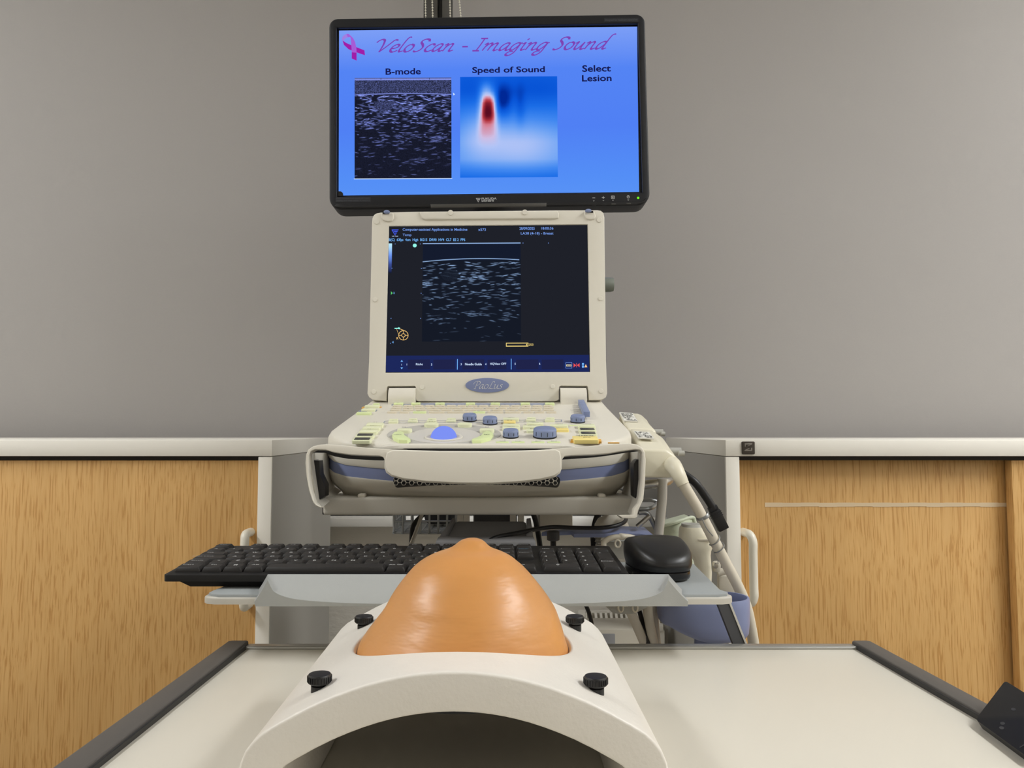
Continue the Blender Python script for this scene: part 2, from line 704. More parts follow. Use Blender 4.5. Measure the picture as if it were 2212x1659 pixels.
m_shell = mat('painted_white_shell', (238, 233, 224), .40, spec=.4, bump=.22, bscale=420, var=.02, vscale=90)
m_screw = mat('thumbscrew_black', (24, 24, 25), .45)
m_table = mat('table_cream_laminate', (228, 222, 208), .34, spec=.45, rvar=.05, vscale=4)
m_rail = mat('table_rail_grey', (92, 88, 84), .5, spec=.4, bump=.05, bscale=900)
m_rubber = mat('rail_rubber_black', (38, 37, 36), .5)
m_alu = mat('table_strip_aluminium', (176, 175, 170), .32, metal=.6)
m_cable = mat('cream_cable', (222, 214, 196), .42)
m_green = mat('pale_green_vinyl', (206, 214, 190), .5, bump=.9, bscale=26, bdist=.004, stretch=(1, 1, 2))
m_probe = mat('probe_cream', (232, 226, 204), .38)
m_probegrey = mat('probe_lens_grey', (176, 175, 168), .5)
m_basket = mat('holder_blue', (142, 152, 190), .36, spec=.45)
m_paper = mat('paper_white', (226, 226, 226), .7)
m_stripe = mat('stripe_navy', (40, 50, 120), .6)
m_olive = mat('olive_grey_plastic', (126, 132, 124), .45)
m_tag = mat('label_white', (232, 230, 222), .6)
m_pic = pic_mat()
m_txtnavy = glow('screen_text_navy', (22, 24, 78))
m_txtpurple = glow('screen_text_purple', (126, 66, 178))
m_txtblue = glow('screen_text_blue', (120, 158, 236))
m_txtcyan = glow('screen_text_cyan', (120, 186, 255))
m_txtwhite = glow('screen_text_white', (206, 226, 255))
m_txtyellow = glow('screen_text_yellow', (240, 214, 130))
m_red = glow('screen_red', (240, 84, 84))
m_led = glow('led_green', (120, 255, 40))
m_led_cyan = glow('screen_dot_cyan', (150, 250, 235))
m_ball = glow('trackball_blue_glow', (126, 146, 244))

# ------------------------------------------------------------------ room
struct('floor', box(-2.4, 2.4, -2.6, 2.1, -.1, 0), m_floor)
struct('ceiling', box(-2.4, 2.4, -2.6, 2.1, 2.6, 2.7), m_ceil)
struct('wall_left', box(-2.5, -2.4, -2.6, 2.1, 0, 2.6), m_wall)
struct('wall_right', box(2.4, 2.5, -2.6, 2.1, 0, 2.6), m_wall)
struct('wall_rear', box(-2.4, 2.4, -2.7, -2.6, 0, 2.6), m_wall)
SILL = U(800, 1119, 1.80).z
YW = 1.88
wb = new()
add(wb, box(-2.4, 2.4, YW, 2.1, 0, SILL - .002))
add(wb, box(-2.4, -1.75, YW, 2.1, SILL - .002, 2.6))
add(wb, box(1.75, 2.4, YW, 2.1, SILL - .002, 2.6))
add(wb, box(-1.75, 1.75, YW, 2.1, 2.45, 2.6))
struct('wall_back', wb, m_wall)
struct('trim_1', box(-1.75, 1.75, 1.805, YW + .02, SILL - .022, SILL, .004), m_ceil)     # window sill
wf = new()
x0, x1 = U(946, 20, YW + .03).x, U(955.3, 20, YW + .03).x
for a, c in ((-1.75, -1.70), (-.96, -.90), (x0 - .05, x0), (x1, x1 + .05), (.74, .80), (1.70, 1.75)):
    add(wf, box(a, c, YW + .02, YW + .07, SILL, 2.45, .003))
for a, c in ((SILL, SILL + .05), (2.40, 2.45)):
    add(wf, box(-1.75, 1.75, YW + .02, YW + .07, a, c))
wfr = struct('window_1', wf, m_frame)
obj('pane', box(-1.72, 1.72, YW + .045, YW + .05, SILL + .02, 2.42), m_night, wfr)

# roller blinds with bead chains
YB = 1.845


def blind(xa, xb, label, chain_px):
    t = thing('roller_blind', label, 'blind', ((xa + xb) / 2, YB, 2.46), 'roller blinds over the window')
    b = new()
    nx, nz = 60, 24
    z0, z1 = SILL + .006, 2.47
    g = [[b.verts.new((xa + (xb - xa) * i / nx,
                       YB + .0035 * math.sin(2.2 * i / nx * (xb - xa) * 3 + 1.3 * k / nz * 3) + .002 * math.sin(9 * i / nx + 5 * k / nz),
                       z0 + (z1 - z0) * k / nz)) for i in range(nx + 1)] for k in range(nz + 1)]
    for k in range(nz):
        for i in range(nx):
            b.faces.new((g[k][i], g[k][i + 1], g[k + 1][i + 1], g[k + 1][i]))
    obj('cloth', b, m_blind, t)
    obj('hem_bar', box(xa, xb, YB - .002, YB + .010, SILL + .002, SILL + .028, .004), m_blind, t)
    tb = cyl(.022, 0, xb - xa, 24)
    obj('roller_tube', tb, m_blind, t, T(xa, YB + .012, 2.50) @ R(PI / 2, 'Y'))
    for xs in (xa + .01, xb - .014):
        obj('wall_bracket', box(xs, xs + .006, YB - .02, YW, 2.47, 2.53, .002), m_white, t)
    for px0, px1 in chain_px:
        b = new()
        pa, pb = U(px0, 0, YB - .03), U(px1, 36, YB - .03)
        sl = (pb - pa) / (pb.z - pa.z)
        zz = 2.45
        zlow = pb.z - .10
        while zz > zlow:
            q = pa + sl * (zz - pa.z) if zz < pa.z + .1 else Vector((pa.x, pa.y, zz))
            add(b, lathe([(0, -.0022), (.0015, -.0017), (.0023, 0), (.0015, .0019), (.0006, .0031), (.0006, .0042), (0, .0044)], 8), T(q.x, q.y, zz))
            zz -= .0068
        c = obj('bead_chain', b, m_white, t)
    return t


XG0, XG1 = U(915, 20, YB).x, U(978, 20, YB).x
blind(-1.66, XG0, 'grey roller blind filling the wall left of the big monitor', ((919, 919.5), (933.6, 934.8)))
blind(XG1, 1.68, 'grey roller blind filling the wall right of the big monitor', ((971.8, 972.6), (992, 995.4)))

# ------------------------------------------------------------------ cabinets
YC0, YC1 = 1.31, 1.77


def cab_handle(parent, xs, xm, z0, z1, yd):
    """white tube pull: two feet on the door, grip standing off it"""
    yg = yd - .036
    r = .0072
    pts = [(xs, yd, z1), (xs, yd - .012, z1), (xs + (xm - xs) * .35, yg + .006, z1 - .001), (xm, yg, z1 - .012), (xm, yg, z1 - .03),
           (xm, yg, (z0 + z1) / 2), (xm, yg, z0 + .03), (xm, yg, z0 + .012), (xs + (xm - xs) * .35, yg + .006, z0 + .001), (xs, yd - .012, z0), (xs, yd, z0)]
    return obj('door_handle', tube(pts, r, 14, 5), m_white, parent)


def cabinet(x0, x1, label, left):
    ztop = U(1567, 950.5, YC0).z
    zsl = U(1567, 985.5, YC0).z
    t = thing('cabinet', label, 'cabinet', ((x0 + x1) / 2, (YC0 + YC1) / 2, 0))
    obj('top_panel', box(x0, x1, YC0 - .001, YC1, zsl, ztop, .0012), m_cab, t)
    pw = .0235
    for a in (x0, x1 - pw):
        obj('side_panel', box(a, a + pw, YC0, YC1, .06, zsl - .0012, .001), m_cab, t)
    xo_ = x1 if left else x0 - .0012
    obj('side_shade_skin', box(xo_, xo_ + .0012, YC0 + .001, YC1, .06, zsl - .0012), m_cabshade, t)  # thin skin added to paint the side's shade in grey
    obj('back_panel', box(x0 + pw, x1 - pw, YC1 - .012, YC1, .06, zsl - .001), m_cab, t)
    obj('plinth', box(x0 + .01, x1 - .01, YC0 + .03, YC1 - .02, 0, .06), m_cabdark, t)
    obj('bottom_panel', box(x0 + pw, x1 - pw, YC0 + .01, YC1 - .012, .06, .08), m_cab, t)
    obj('track', box(x0 + pw, x1 - pw, YC0 + .012, YC0 + .06, zsl - .0072, zsl - .001), m_cabdark, t)
    return t, zsl, pw


xr = U(588, 970, YC0).x
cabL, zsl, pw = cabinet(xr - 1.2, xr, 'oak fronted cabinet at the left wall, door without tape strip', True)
dz = zsl - .0075
yd = YC0 + .010
doorL = obj('sliding_door', box(xr - 1.2 + pw + .6, xr - pw - .001, yd, yd + .018, .085, dz, .001), m_wood, cabL)
doorL2 = obj('sliding_door', box(xr - 1.2 + pw + .001, xr - 1.2 + pw + .66, yd + .022, yd + .040, .085, dz, .001), m_wood, cabL)
p = U(542, 1149, yd)
q = U(540, 1304, yd)
cab_handle(doorL, p.x, U(528, 1200, yd - .036).x, q.z, p.z, yd)

xl = U(1567, 970, YC0).x
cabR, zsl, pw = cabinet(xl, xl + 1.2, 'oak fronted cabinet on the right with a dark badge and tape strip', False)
ydr = YC0 + .034
xe = U(2197, 1300, YC0 + .012).x
doorR = obj('sliding_door', box(xl + pw + .001, xe + .06, ydr, ydr + .018, .085, dz, .001), m_wood, cabR)
doorR2 = obj('sliding_door', box(xe, xl + 1.2 - pw - .001, YC0 + .012, YC0 + .030, .085, dz, .001), m_wood, cabR)
p = U(1605, 1145, ydr)
q = U(1612, 1298, ydr)
cab_handle(doorR, p.x, U(1627, 1200, ydr - .036).x, q.z + .002, p.z - .003, ydr)
a_, b_ = U(1652, 1086, ydr), U(1652, 1095, ydr)
tp = new()
for i in range(14):
    xa = a_.x + (xe + .02 - a_.x) * i / 14
    xb = a_.x + (xe + .02 - a_.x) * (i + 1) / 14
    add(tp, box(xa, xb, ydr - .0006, ydr + .0002, b_.z + .0004 * (i % 3), a_.z + .0003 * ((i + 1) % 2)))
tag(obj('tape_strip', tp, m_tape, doorR), 'clear sticky tape strip')
# badge on the right cabinet
bm0 = frame(U(1615.5, 967.5, YC0 - .001), (1, 0, 0), (0, 0, 1))
bdg = obj('badge', plate(rrect(-.0108, -.0108, .0108, .0108, .002), .003, bev=.0008, z=.003), m_badge, cabR, bm0)
sb = new()
s_top = [(-.0065, .0035), (-.005, .0072), (.0072, .0072), (.0072, .0062), (.001, .0035), (.0072, .0040), (-.004, -.0020), (-.0015, .0018), (-.0065, .0018)]
for sgn in (1, -1):
    quad = [Vector((x * sgn, y * sgn)) for x, y in [(-.0074, .0078), (.0078, .0078), (.0078, .0058), (.0005, .0022), (-.0030, .0022), (.0030, .0052), (-.0052, .0052), (-.0052, .0012), (-.0074, .0012)]]
    add(sb, plate(quad, .0008, z=.0040, bev=.0002))
obj('emblem', sb, m_badge_hi, bdg, bm0 @ T(0, .0012, 0) @ Matrix.Scale(.85, 4))

# ------------------------------------------------------------------ pictures shown on the screens
def streaks(h, w, n, rng, y0, fade, sx=(2.0, 7.0), tilt=.25, amp=(60, 230), clusters=()):
    g = np.zeros((h, w))
    yy, xx = np.mgrid[0:h, 0:w]
    for i in range(n):
        if clusters and rng.random() < .22:
            c = clusters[rng.integers(len(clusters))]
            cx, cy = rng.normal(c[0] * w, c[2] * w), rng.normal(c[1] * h, c[3] * h)
        else:
            cx, cy = rng.uniform(0, w), rng.uniform(y0 * h, h)
        f = fade(cy / h)
        if rng.random() > f + .05:
            continue
        s = rng.uniform(*sx)
        ty = rng.uniform(.55, 1.0)
        a = rng.uniform(*amp) * (.35 + .65 * f)
        k = rng.uniform(-tilt, tilt)
        xa, xb = int(max(0, cx - 3 * s)), int(min(w, cx + 3 * s + 1))
        ya, yb = int(max(y0 * h, cy - 5)), int(min(h, cy + 6))
        if xa >= xb or ya >= yb:
            continue
        X, Y = xx[ya:yb, xa:xb] - cx, yy[ya:yb, xa:xb] - cy
        g[ya:yb, xa:xb] = np.maximum(g[ya:yb, xa:xb], a * np.exp(-(X / s) ** 4 * .5 - ((Y - k * X) / ty) ** 2))
    return g


def bmode_big():
    rng = np.random.default_rng(4)
    h = w = 200
    g = streaks(h, w, 1500, rng, .165, lambda t: max(.0, 1.15 - 1.02 * t) ** 1.5, amp=(30, 300), sx=(1.5, 6.5), clusters=((.3, .30, .09, .05), (.64, .30, .05, .03), (.14, .45, .05, .02), (.84, .6, .03, .02), (.66, .81, .05, .015)))
    base = rng.normal(14, 5, (h, w))
    yy, xx = np.mgrid[0:h, 0:w]
    spk = rng.random((h, w)) * 150
    top = yy < .165 * h
    g[top] = (spk * .9)[top] * (.6 + .4 * rng.random((h, w)))[top]
    les = ((xx - .30 * w) / (.10 * w)) ** 2 + ((yy - .275 * h) / (.055 * h)) ** 2 < 1
    g[les] = (spk * .75)[les]
    g = np.maximum(g, 215 * np.exp(-((yy - (.160 + .012 * (2 * xx / w - 1) ** 2 - .004) * h) / .9) ** 2))
    g[:4] = 150
    g[0:1] = 90
    g[3:5] = 200
    g[:4, int(.27 * w)] = 60
    g[:4, int(.77 * w)] = 60
    g = g + base
    col = np.stack([16 + g * .56, 18 + g * .62, 30 + g * .98], -1)
    return np.clip(col, 0, 255)


def bmode_small():
    rng = np.random.default_rng(11)
    h, w = 205, 212
    g = streaks(h, w, 560, rng, .19, lambda t: max(0, 1.25 - 1.1 * t), sx=(2.2, 8.0), tilt=.2, amp=(70, 215),
                clusters=((.63, .38, .04, .02), (.47, .38, .05, .02), (.12, .55, .05, .02), (.84, .76, .02, .025), (.5, .72, .05, .01), (.15, .77, .10, .006), (.05, .42, .03, .015)))
    yy, xx = np.mgrid[0:h, 0:w]
    les = ((xx - .28 * w) / (.09 * w)) ** 2 + ((yy - .33 * h) / (.06 * h)) ** 2 < 1
    g[les] *= .15
    g[les] += rng.random((h, w))[les] * 12
    line = 235 * np.exp(-((yy - (.160 + .022 * (2 * (xx / w) - 1.15) ** 2) * h) / .8) ** 2) * (xx < .985 * w)
    g = np.maximum(g, line)
    g[(yy < 2)] = 190
    edge = np.clip(np.minimum(xx, w - 1 - xx) / (.02 * w), 0, 1)
    hz = np.where(yy < .18 * h, 1.0, .35)
    col = np.stack([21 + g * .66 + 3 * hz * 0, 25 + g * .80 + 3 * hz, 34 + g * .96 + 12 * hz], -1)
    return np.clip(col, 0, 255)


def speed_map():
    h = w = 72
    yy, xx = np.mgrid[0:h, 0:w]
    x, y = (xx + .5) / w, (yy + .5) / h
    G = lambda cx, cy, sx, sy, p=2: np.exp(-np.abs((x - cx) / sx) ** p - np.abs((y - cy) / sy) ** p)
    # value: 0 pale, negative blue, positive red
    v = -.62 + .30 * np.clip((y - .15) / .5, 0, 1)
    v = v + .30 * G(.60, .68, .45, .24) + .20 * G(.2, .55, .2, .25)
    v = v - .18 * G(.75, .12, .6, .2) - .40 * G(.44, .25, .09, .15) - .18 * G(.62, .30, .05, .18) - .12 * G(.05, .1, .2, .2)
    v = v - .30 * np.clip((y - .82) / .18, 0, 1)
    v = v + .46 * G(.285, .36, .10, .25, 4) + .95 * G(.29, .315, .066, .13, 3)
    v = v + .25 * G(.27, .12, .06, .08)
    pts = [(-1.0, (0, 40, 150)), (-.8, (8, 84, 214)), (-.6, (26, 108, 230)), (-.4, (66, 136, 240)), (-.2, (120, 168, 244)), (0, (178, 196, 246)),
           (.15, (206, 190, 228)), (.35, (214, 130, 150)), (.6, (176, 52, 62)), (.9, (96, 14, 34)), (1.2, (60, 6, 28))]
    xs = [p[0] for p in pts]
    return np.stack([np.interp(v, xs, [p[1][i] for p in pts]) for i in range(3)], -1)


# ------------------------------------------------------------------ the big monitor
YM = 1.36
MON = frame(U(1055, 240, YM), (math.cos(.0150), 0, math.sin(.0150)), (-math.sin(.0150), 0, math.cos(.0150)))
mh = lambda px, py: hit(px, py, MON)
monitor = thing('monitor', 'large black widescreen monitor showing a blue page above the cream ultrasound unit', 'monitor', U(1055, 448, YM + .03))
c = [mh(711, 40.5), mh(1396, 30), mh(1401, 444), mh(711, 452)]
xa, xb = (c[0].x + c[3].x) / 2, (c[1].x + c[2].x) / 2
ya, yb = (c[2].y + c[3].y) / 2, (c[0].y + c[1].y) / 2
s0, s1, s2, s3 = mh(732.5, 66), mh(1376, 57.5), mh(1380.5, 414.5), mh(731.5, 422.5)
sxa, sxb = (s0.x + s3.x) / 2, (s1.x + s2.x) / 2
sya, syb = (s2.y + s3.y) / 2, (s0.y + s1.y) / 2
bz = plate(rrect(xa, ya, xb, yb, (.016, .016, .022, .022), 7), .045, holes=[rrect(sxa - .004, sya - .001, sxb + .004, syb + .006, 0)], bev=.0025, seg=3)
obj('bezel', bz, m_bezel, monitor, MON)
obj('back_cover', plate(rrect(xa + .03, ya + .03, xb - .03, yb - .03, .02), .03, z=-.045), m_bezel, monitor, MON)
# lower lip: the front face ends above it
obj('lower_lip', plate([mh(722, 446.5), mh(740, 450), mh(1375, 442.3), mh(1392, 437), mh(1396, 428), mh(1390, 434), mh(1372, 436.8), mh(745, 444.4), mh(728, 441)], .002, z=.0025, bev=.0006), m_black, monitor, MON)
obj('bottom_strip', plate([mh(930, 442.5), mh(1180, 439.8), mh(1180, 447.3), mh(931, 450.5)], .004, z=.005, bev=.0008), m_bezelgrey, monitor, MON)
obj('top_strip', plate([mh(928, 38.2), mh(1178, 34.0), mh(1178, 31.2), mh(928, 35.5)], .03, z=-.004, bev=.001), m_frame, monitor, MON)
scr = obj('screen', plate([(sxa - .003, sya - .0005), (sxb + .003, sya - .0005), (sxb + .003, syb + .005), (sxa - .003, syb + .005)], .004, z=-.008), m_bezel, monitor, MON)
ZS = -.0075
m_blue_page = screen_grad('blue_page', [(0, (88, 146, 246)), (.10, (84, 142, 246)), (.40, (80, 128, 244)), (.75, (84, 132, 244)), (1, (124, 158, 246))])  # viewing-angle brightness change of the panel painted into the page colours
MS = MON @ T(0, 0, ZS)
ms = lambda px, py: hit(px, py, MS)
pg = [ms(732.5, 66), ms(1376, 57.5), ms(1380.5, 414.5), ms(731.5, 422.5)]
bpage = flat([[pg[3], pg[2], pg[1], pg[0]]])
obj('page', bpage, m_blue_page, scr, MS, recalc=False)


def onpage(name, pts_fn, mat_, dz=.0004, par=None, MM=None):
    b = new()
    pts_fn(b)
    return obj(name, up_faces(b), mat_, par or scr, (MM or MS) @ T(0, 0, dz), recalc=False)


rot = .0150 * 0
d0, d1 = ms(815, 96), ms(1332, 96)
onpage('title', lambda b: pen_into(b, 'VeloScan - Imaging Sound', ms(813, 110).x, ms(1332, 95).x, ms(1050, 122.5).y, ms(1050, 76.5).y, rot=(ms(1332, 90) - ms(1332, 98)).y * 0, nib=.31), m_txtpurple)
t1, t2 = ms(833, 155), ms(909, 155)
onpage('caption', lambda b: text_into(b, 'B-mode', ms(871, 155).x, ms(871, 154.5).y, t2.x - t1.x, ms(871, 147.5).y - ms(871, 161.5).y, .022), m_txtnavy)
onpage('caption', lambda b: text_into(b, 'Speed of Sound', ms(1098.5, 152).x, ms(1098.5, 152.5).y, ms(1177, 152).x - ms(1020, 152).x, ms(1098, 144).y - ms(1098, 161).y, .022), m_txtnavy)
onpage('caption', lambda b: (text_into(b, 'Select', ms(1288.5, 148).x, ms(1288.5, 148).y, ms(1320, 148).x - ms(1258, 148).x, ms(1288, 141).y - ms(1288, 155.5).y, .022),
                             text_into(b, 'Lesion', ms(1289, 168.5).x, ms(1289, 169).y, ms(1321, 169).x - ms(1257, 169).x, ms(1288, 162).y - ms(1288, 176).y, .022)), m_txtnavy)
# pink ribbon
m_rib0, m_rib1, m_rib2 = glow('ribbon_magenta', (160, 30, 168)), glow('ribbon_violet', (166, 92, 214)), glow('ribbon_light', (160, 128, 226))
P_ = lambda L: [ms(720 + x / 6.506, 55 + y / 6.506) for x, y in L]


def strip(b, A, Bb):
    A, Bb = P_(A), P_(Bb)
    for i in range(len(A) - 1):
        b.faces.new([b.verts.new((q.x, q.y, 0)) for q in (A[i], A[i + 1], Bb[i + 1], Bb[i])])


onpage('ribbon', lambda b: strip(b, [(125, 190), (150, 275), (215, 335), (330, 380), (445, 420)], [(130, 212), (185, 248), (255, 280), (340, 312), (438, 350)]), m_rib0, .0003)
onpage('ribbon', lambda b: strip(b, [(122, 200), (128, 165), (150, 138), (185, 120), (222, 122)], [(140, 218), (158, 195), (180, 178), (205, 168), (240, 165)]), m_rib2, .0004)
onpage('ribbon', lambda b: strip(b, [(238, 140), (246, 190), (252, 250), (258, 330), (260, 380)], [(248, 148), (282, 185), (308, 240), (325, 320), (328, 385)]), m_rib1, .0006)
onpage('ribbon', lambda b: strip(b, [(260, 380), (260, 466)], [(328, 385), (328, 497)]), m_rib0, .0006)
onpage('ribbon', lambda b: strip(b, [(185, 120), (222, 122), (240, 148)], [(205, 168), (240, 165), (248, 190)]), m_rib1, .0005)
# the two pictures
picture('scan_picture', bmode_big(), ms(766, 168.5), ms(975, 167.5), ms(975.5, 385), ms(766, 386), .0004, m_pic, scr, MS)
onpage('picture_edge', lambda b: (b.faces.new([b.verts.new((q.x, q.y, 0)) for q in (ms(764.5, 387.3), ms(977, 386.3), ms(976.7, 384.8), ms(764.5, 385.8))])), m_txtwhite, .0002)
picture('speed_picture', speed_map(), ms(994, 166.5), ms(1203.5, 165), ms(1205, 382.5), ms(994, 384), .0004, m_pic, scr, MS)
onpage('pointer', lambda b: b.faces.new([b.verts.new((q.x, q.y, 0)) for q in (ms(978.5, 200), ms(979.5, 206.5), ms(983, 204))]), m_txtwhite)
# notch sticker, prints, buttons, lamp
obj('corner_cover', plate([ms(726, 414), ms(737, 414.5), ms(741, 417.5), ms(742, 424.5), ms(726, 424.5)], .003, z=.003), m_black, scr, MS)
m_faint = mat('faint_print', (70, 72, 78), .6)
m_faint2 = mat('sticker_black', (32, 33, 38), .5)
m_print = mat('white_print', (200, 200, 200), .6)
pl = lambda x0, y0, x1, y1: [mh(x0, y1), mh(x1, y1), mh(x1, y0), mh(x0, y0)]
st = obj('sticker', plate(pl(1305, 39, 1379, 47.5), .0003, z=.0004), m_faint2, monitor, MON)
obj('lettering', up_faces(text_into(new(), 'Designed for healthcare specialists', mh(1342, 43.6).x, mh(1342, 43.6).y, mh(1377, 44).x - mh(1307, 44).x, mh(1342, 41).y - mh(1342, 46.6).y, .01, .0007, .0)), m_faint, st, MON, recalc=False)
st = obj('sticker', plate(pl(725, 426, 801, 436.5), .0003, z=.0004), m_faint2, monitor, MON)
b = text_into(new(), 'tested consistent touch sound with output', mh(762, 429).x, mh(762, 429).y, mh(799, 429).x - mh(726, 429).x, mh(762, 426.8).y - mh(762, 430.8).y, .01, .0007)
text_into(b, 'stability and image quality of monitors', mh(763, 433.4).x, mh(763, 433.4).y, mh(799, 433).x - mh(727, 433).x, mh(762, 431.4).y - mh(762, 435.6).y, .01, .0007)
obj('lettering', up_faces(b), m_faint, st, MON, recalc=False)
b = new()
text_into(b, 'FUKUDA', mh(1056.5, 429.5).x, mh(1056.5, 429.3).y, mh(1073, 429).x - mh(1040.5, 429).x, mh(1056, 427.2).y - mh(1056, 431.6).y, .02, .0006)
text_into(b, 'DENSHI', mh(1053.5, 433.7).x, mh(1053.5, 433.9).y, mh(1066.5, 433).x - mh(1040.5, 433).x, mh(1056, 432).y - mh(1056, 435.9).y, .02, .0006)


def tri_logo(b, fn, s0x, s0y, k, z):
    for L in ([(0, 0), (13, 0), (12, 1.6), (1.2, 1.6)], [(0, .6), (1.8, 1.0), (7.2, 10), (6.2, 11)], [(4, 3), (11.2, 3), (10.4, 4.6), (5, 4.6)], [(6, 6), (9.6, 6), (8.8, 7.6), (7, 7.6)], [(7.4, 8.8), (8.4, 8.8), (7.2, 10.6), (6.6, 10)]):
        b.faces.new([b.verts.new((*fn(s0x + x * k, s0y + y * k), z)) for x, y in L])


tri_logo(b, mh, 1028, 428, .82, .0006)
obj('maker_mark', up_faces(b), m_print, monitor, MON, recalc=False)
def rect(b, fn, x0, y0, x1, y1, z=.0006):
    b.faces.new([b.verts.new((*fn(x, y), z)) for x, y in ((x0, y1), (x1, y1), (x1, y0), (x0, y0))])


def ringf(b, fn, cx, cy, r, w, z, n=16, a0=0, a1=2 * PI, ky=1):
    for i in range(n):
        a, c_ = a0 + (a1 - a0) * i / n, a0 + (a1 - a0) * (i + 1) / n
        b.faces.new([b.verts.new((*fn(cx + rr * math.cos(t), cy + ky * rr * math.sin(t)), z)) for rr, t in ((r, a), (r, c_), (r - w, c_), (r - w, a))])


def sym_minus(b):
    rect(b, mh, 1279.5, 427, 1285.5, 428.2)


def sym_plus(b):
    rect(b, mh, 1300, 426.4, 1306, 427.6)
    rect(b, mh, 1302.4, 424, 1303.6, 430, .0007)


def sym_menu(b):
    for r_ in ((1320, 423, 1327.5, 424.2), (1320, 428.8, 1327.5, 430), (1320, 423, 1321.2, 430), (1326.3, 423, 1327.5, 430), (1322.4, 425.4, 1325.1, 427.6)):
        rect(b, mh, *r_)


def sym_power(b):
    ringf(b, mh, 1357, 425.4, 3.2, 1.0, .0006)
    rect(b, mh, 1356.5, 422.5, 1357.5, 426, .0007)


for fn_, (cx, cy) in zip((sym_minus, sym_plus, sym_menu, sym_power), ((1282.6, 434), (1303.3, 433.3), (1324, 432.8), (1357, 432))):
    b = new()
    fn_(b)
    b.faces.new([b.verts.new((*mh(x, y), .0006)) for x, y in ((cx - 2.2, cy - 1), (cx, cy + 1.4), (cx + 2.2, cy - 1), (cx, cy - .2))])
    obj('button_symbol', up_faces(b), m_print, monitor, MON, recalc=False)
obj('status_lamp', lathe([(.0022, 0), (.0018, .0008), (0, .0011)], 16, cap=False), m_led, monitor, MON @ T(*mh(1378.5, 427.5), 0))
for cx, cy in ((1283, 443), (1304, 442.3), (1325, 441.6), (1357.5, 440.6)):
    q = mh(cx, cy)
    obj('button', box(q.x - .004, q.x + .004, q.y - .001, q.y + .0012, 0, .0032, .0008), m_bezelgrey if cx > 1310 else m_black, monitor, MON)

# ------------------------------------------------------------------ ultrasound unit (clamshell on the trolley)
XC = -.0165
PF, PB = U(1040, 966, .872), U(1040, 869.5, 1.13)
PF.x = PB.x = XC
DECK = frame(PF, (1, 0, 0), PB - PF)
SL = (PB.z - PF.z) / (PB.y - PF.y)
dk = lambda px, py: hit(px, py, DECK)
machine = thing('ultrasound_machine', 'cream portable ultrasound machine with open lid showing a dark scan', 'ultrasound machine', (XC, 1.0, U(1040, 1072, .90).z))
YBK = 1.155


def outline(inset=0.0, bow=1.0, n=28):
    """plan outline, counter clockwise from the back right corner"""
    pts = []
    hw = .1775 - inset
    yb = YBK - inset
    # right side from back to front (x grows outward slightly to the front), then front bow, then left side
    def half(s):
        out = [(s * (hw - .010), yb), (s * (hw - .005), yb - .008), (s * (hw - .002), yb - .06), (s * (hw + .003), 1.03), (s * (hw + .0065), .985), (s * (hw + .0085), .955), (s * (hw + .0065), .935), (s * (hw - .003), .918 + .2 * inset), (s * (hw - .020), .902 + .6 * inset)]
        for k in range(1, 9):
            t = k / 9
            x = (hw - .020) * (1 - t)
            out.append((s * x, .872 + inset + (.030 - .4 * inset) * (x / (hw - .020)) ** 2.2 * bow))
        return out
    r = half(1)
    l = half(-1)
    pts = r + [(0, .872 + inset)] + l[::-1]
    return [Vector((XC + x - .006 * (YBK - y) / .25, y)) for x, y in pts]


def zd(y, off=0.0):
    return PF.z + SL * (y - PF.y) + off


lv = lambda inset, off: [Vector((p.x, p.y, zd(p.y, off))) for p in outline(inset)]
obj('deck', loft([lv(.0045, 0), lv(.0015, -.0012), lv(0, -.0045), lv(0, -.0255), lv(.0016, -.0285)], cap0=True, cap1=True), m_deck, machine, ang=50)
obj('side_band', loft([lv(.0026, -.0280), lv(.0020, -.0310), lv(.0020, -.0420)], cap0=True, cap1=True), m_blue, machine)
ZB = U(1040, 1073.5, .905).z
low = [lv(.0008, -.0415), lv(.0004, -.0432)]
for ins, k in ((.004, .42), (.009, .62), (.017, .84), (.020, 1.0)):
    low.append([Vector((p.x, p.y, zd(p.y, -.0432) * (1 - k) + ZB * k)) for p in outline(ins)])
obj('lower_shell', loft(low), m_lower, machine, ang=60)
# honeycomb vent under the front edge
VY_ = .8665
HEX = frame(U(1030, 1043, VY_ + .008), (1, 0, 0), (0, .35, 1))
g0, g1 = hit(850, 1037, HEX), hit(1210, 1048, HEX)
vent = obj('vent_grille', plate(rrect(g0.x, g1.y, g1.x, g0.y + .004, .004), .016, z=.001), m_black, machine, HEX)
hb = new()
rh = .0030
k = 0
xx = g0.x + .003
while xx < g1.x - .002:
    for yy in (g1.y + .002, g1.y + .0072, g1.y + .0124):
        oy = .0026 if k % 2 else 0
        if yy + oy > g0.y + .003:
            continue
        for a in range(6):
            a0, a1 = PI / 3 * a, PI / 3 * (a + 1)
            q = [Vector((xx + rr * math.cos(t), yy + oy + rr * math.sin(t), .0016)) for rr, t in ((rh, a0), (rh, a1), (rh - .0006, a1), (rh - .0006, a0))]
            hb.faces.new([hb.verts.new(p_) for p_ in q])
    xx += .0045
    k += 1
obj('honeycomb', up_faces(hb), m_lower, vent, HEX, recalc=False)
# moulded lines and feet
for px, s in ((780, 1), (1301, 1)):
    b = new()
    w = [14, 11, 8, 4]
    q0 = U(px, 1043, .895)
    foot = new()
    q1, q2 = U(px - 8, 1067, .890), U(px + 8, 1077, .890)
    add(foot, box(q1.x, q2.x, .8895, .905, q2.z, q1.z, .002))
    obj('foot', foot, m_lower, machine)

# ---- things on the deck
def dsc(px, py):                # deck metres per pixel across
    return (dk(px + 1, py) - dk(px, py)).x


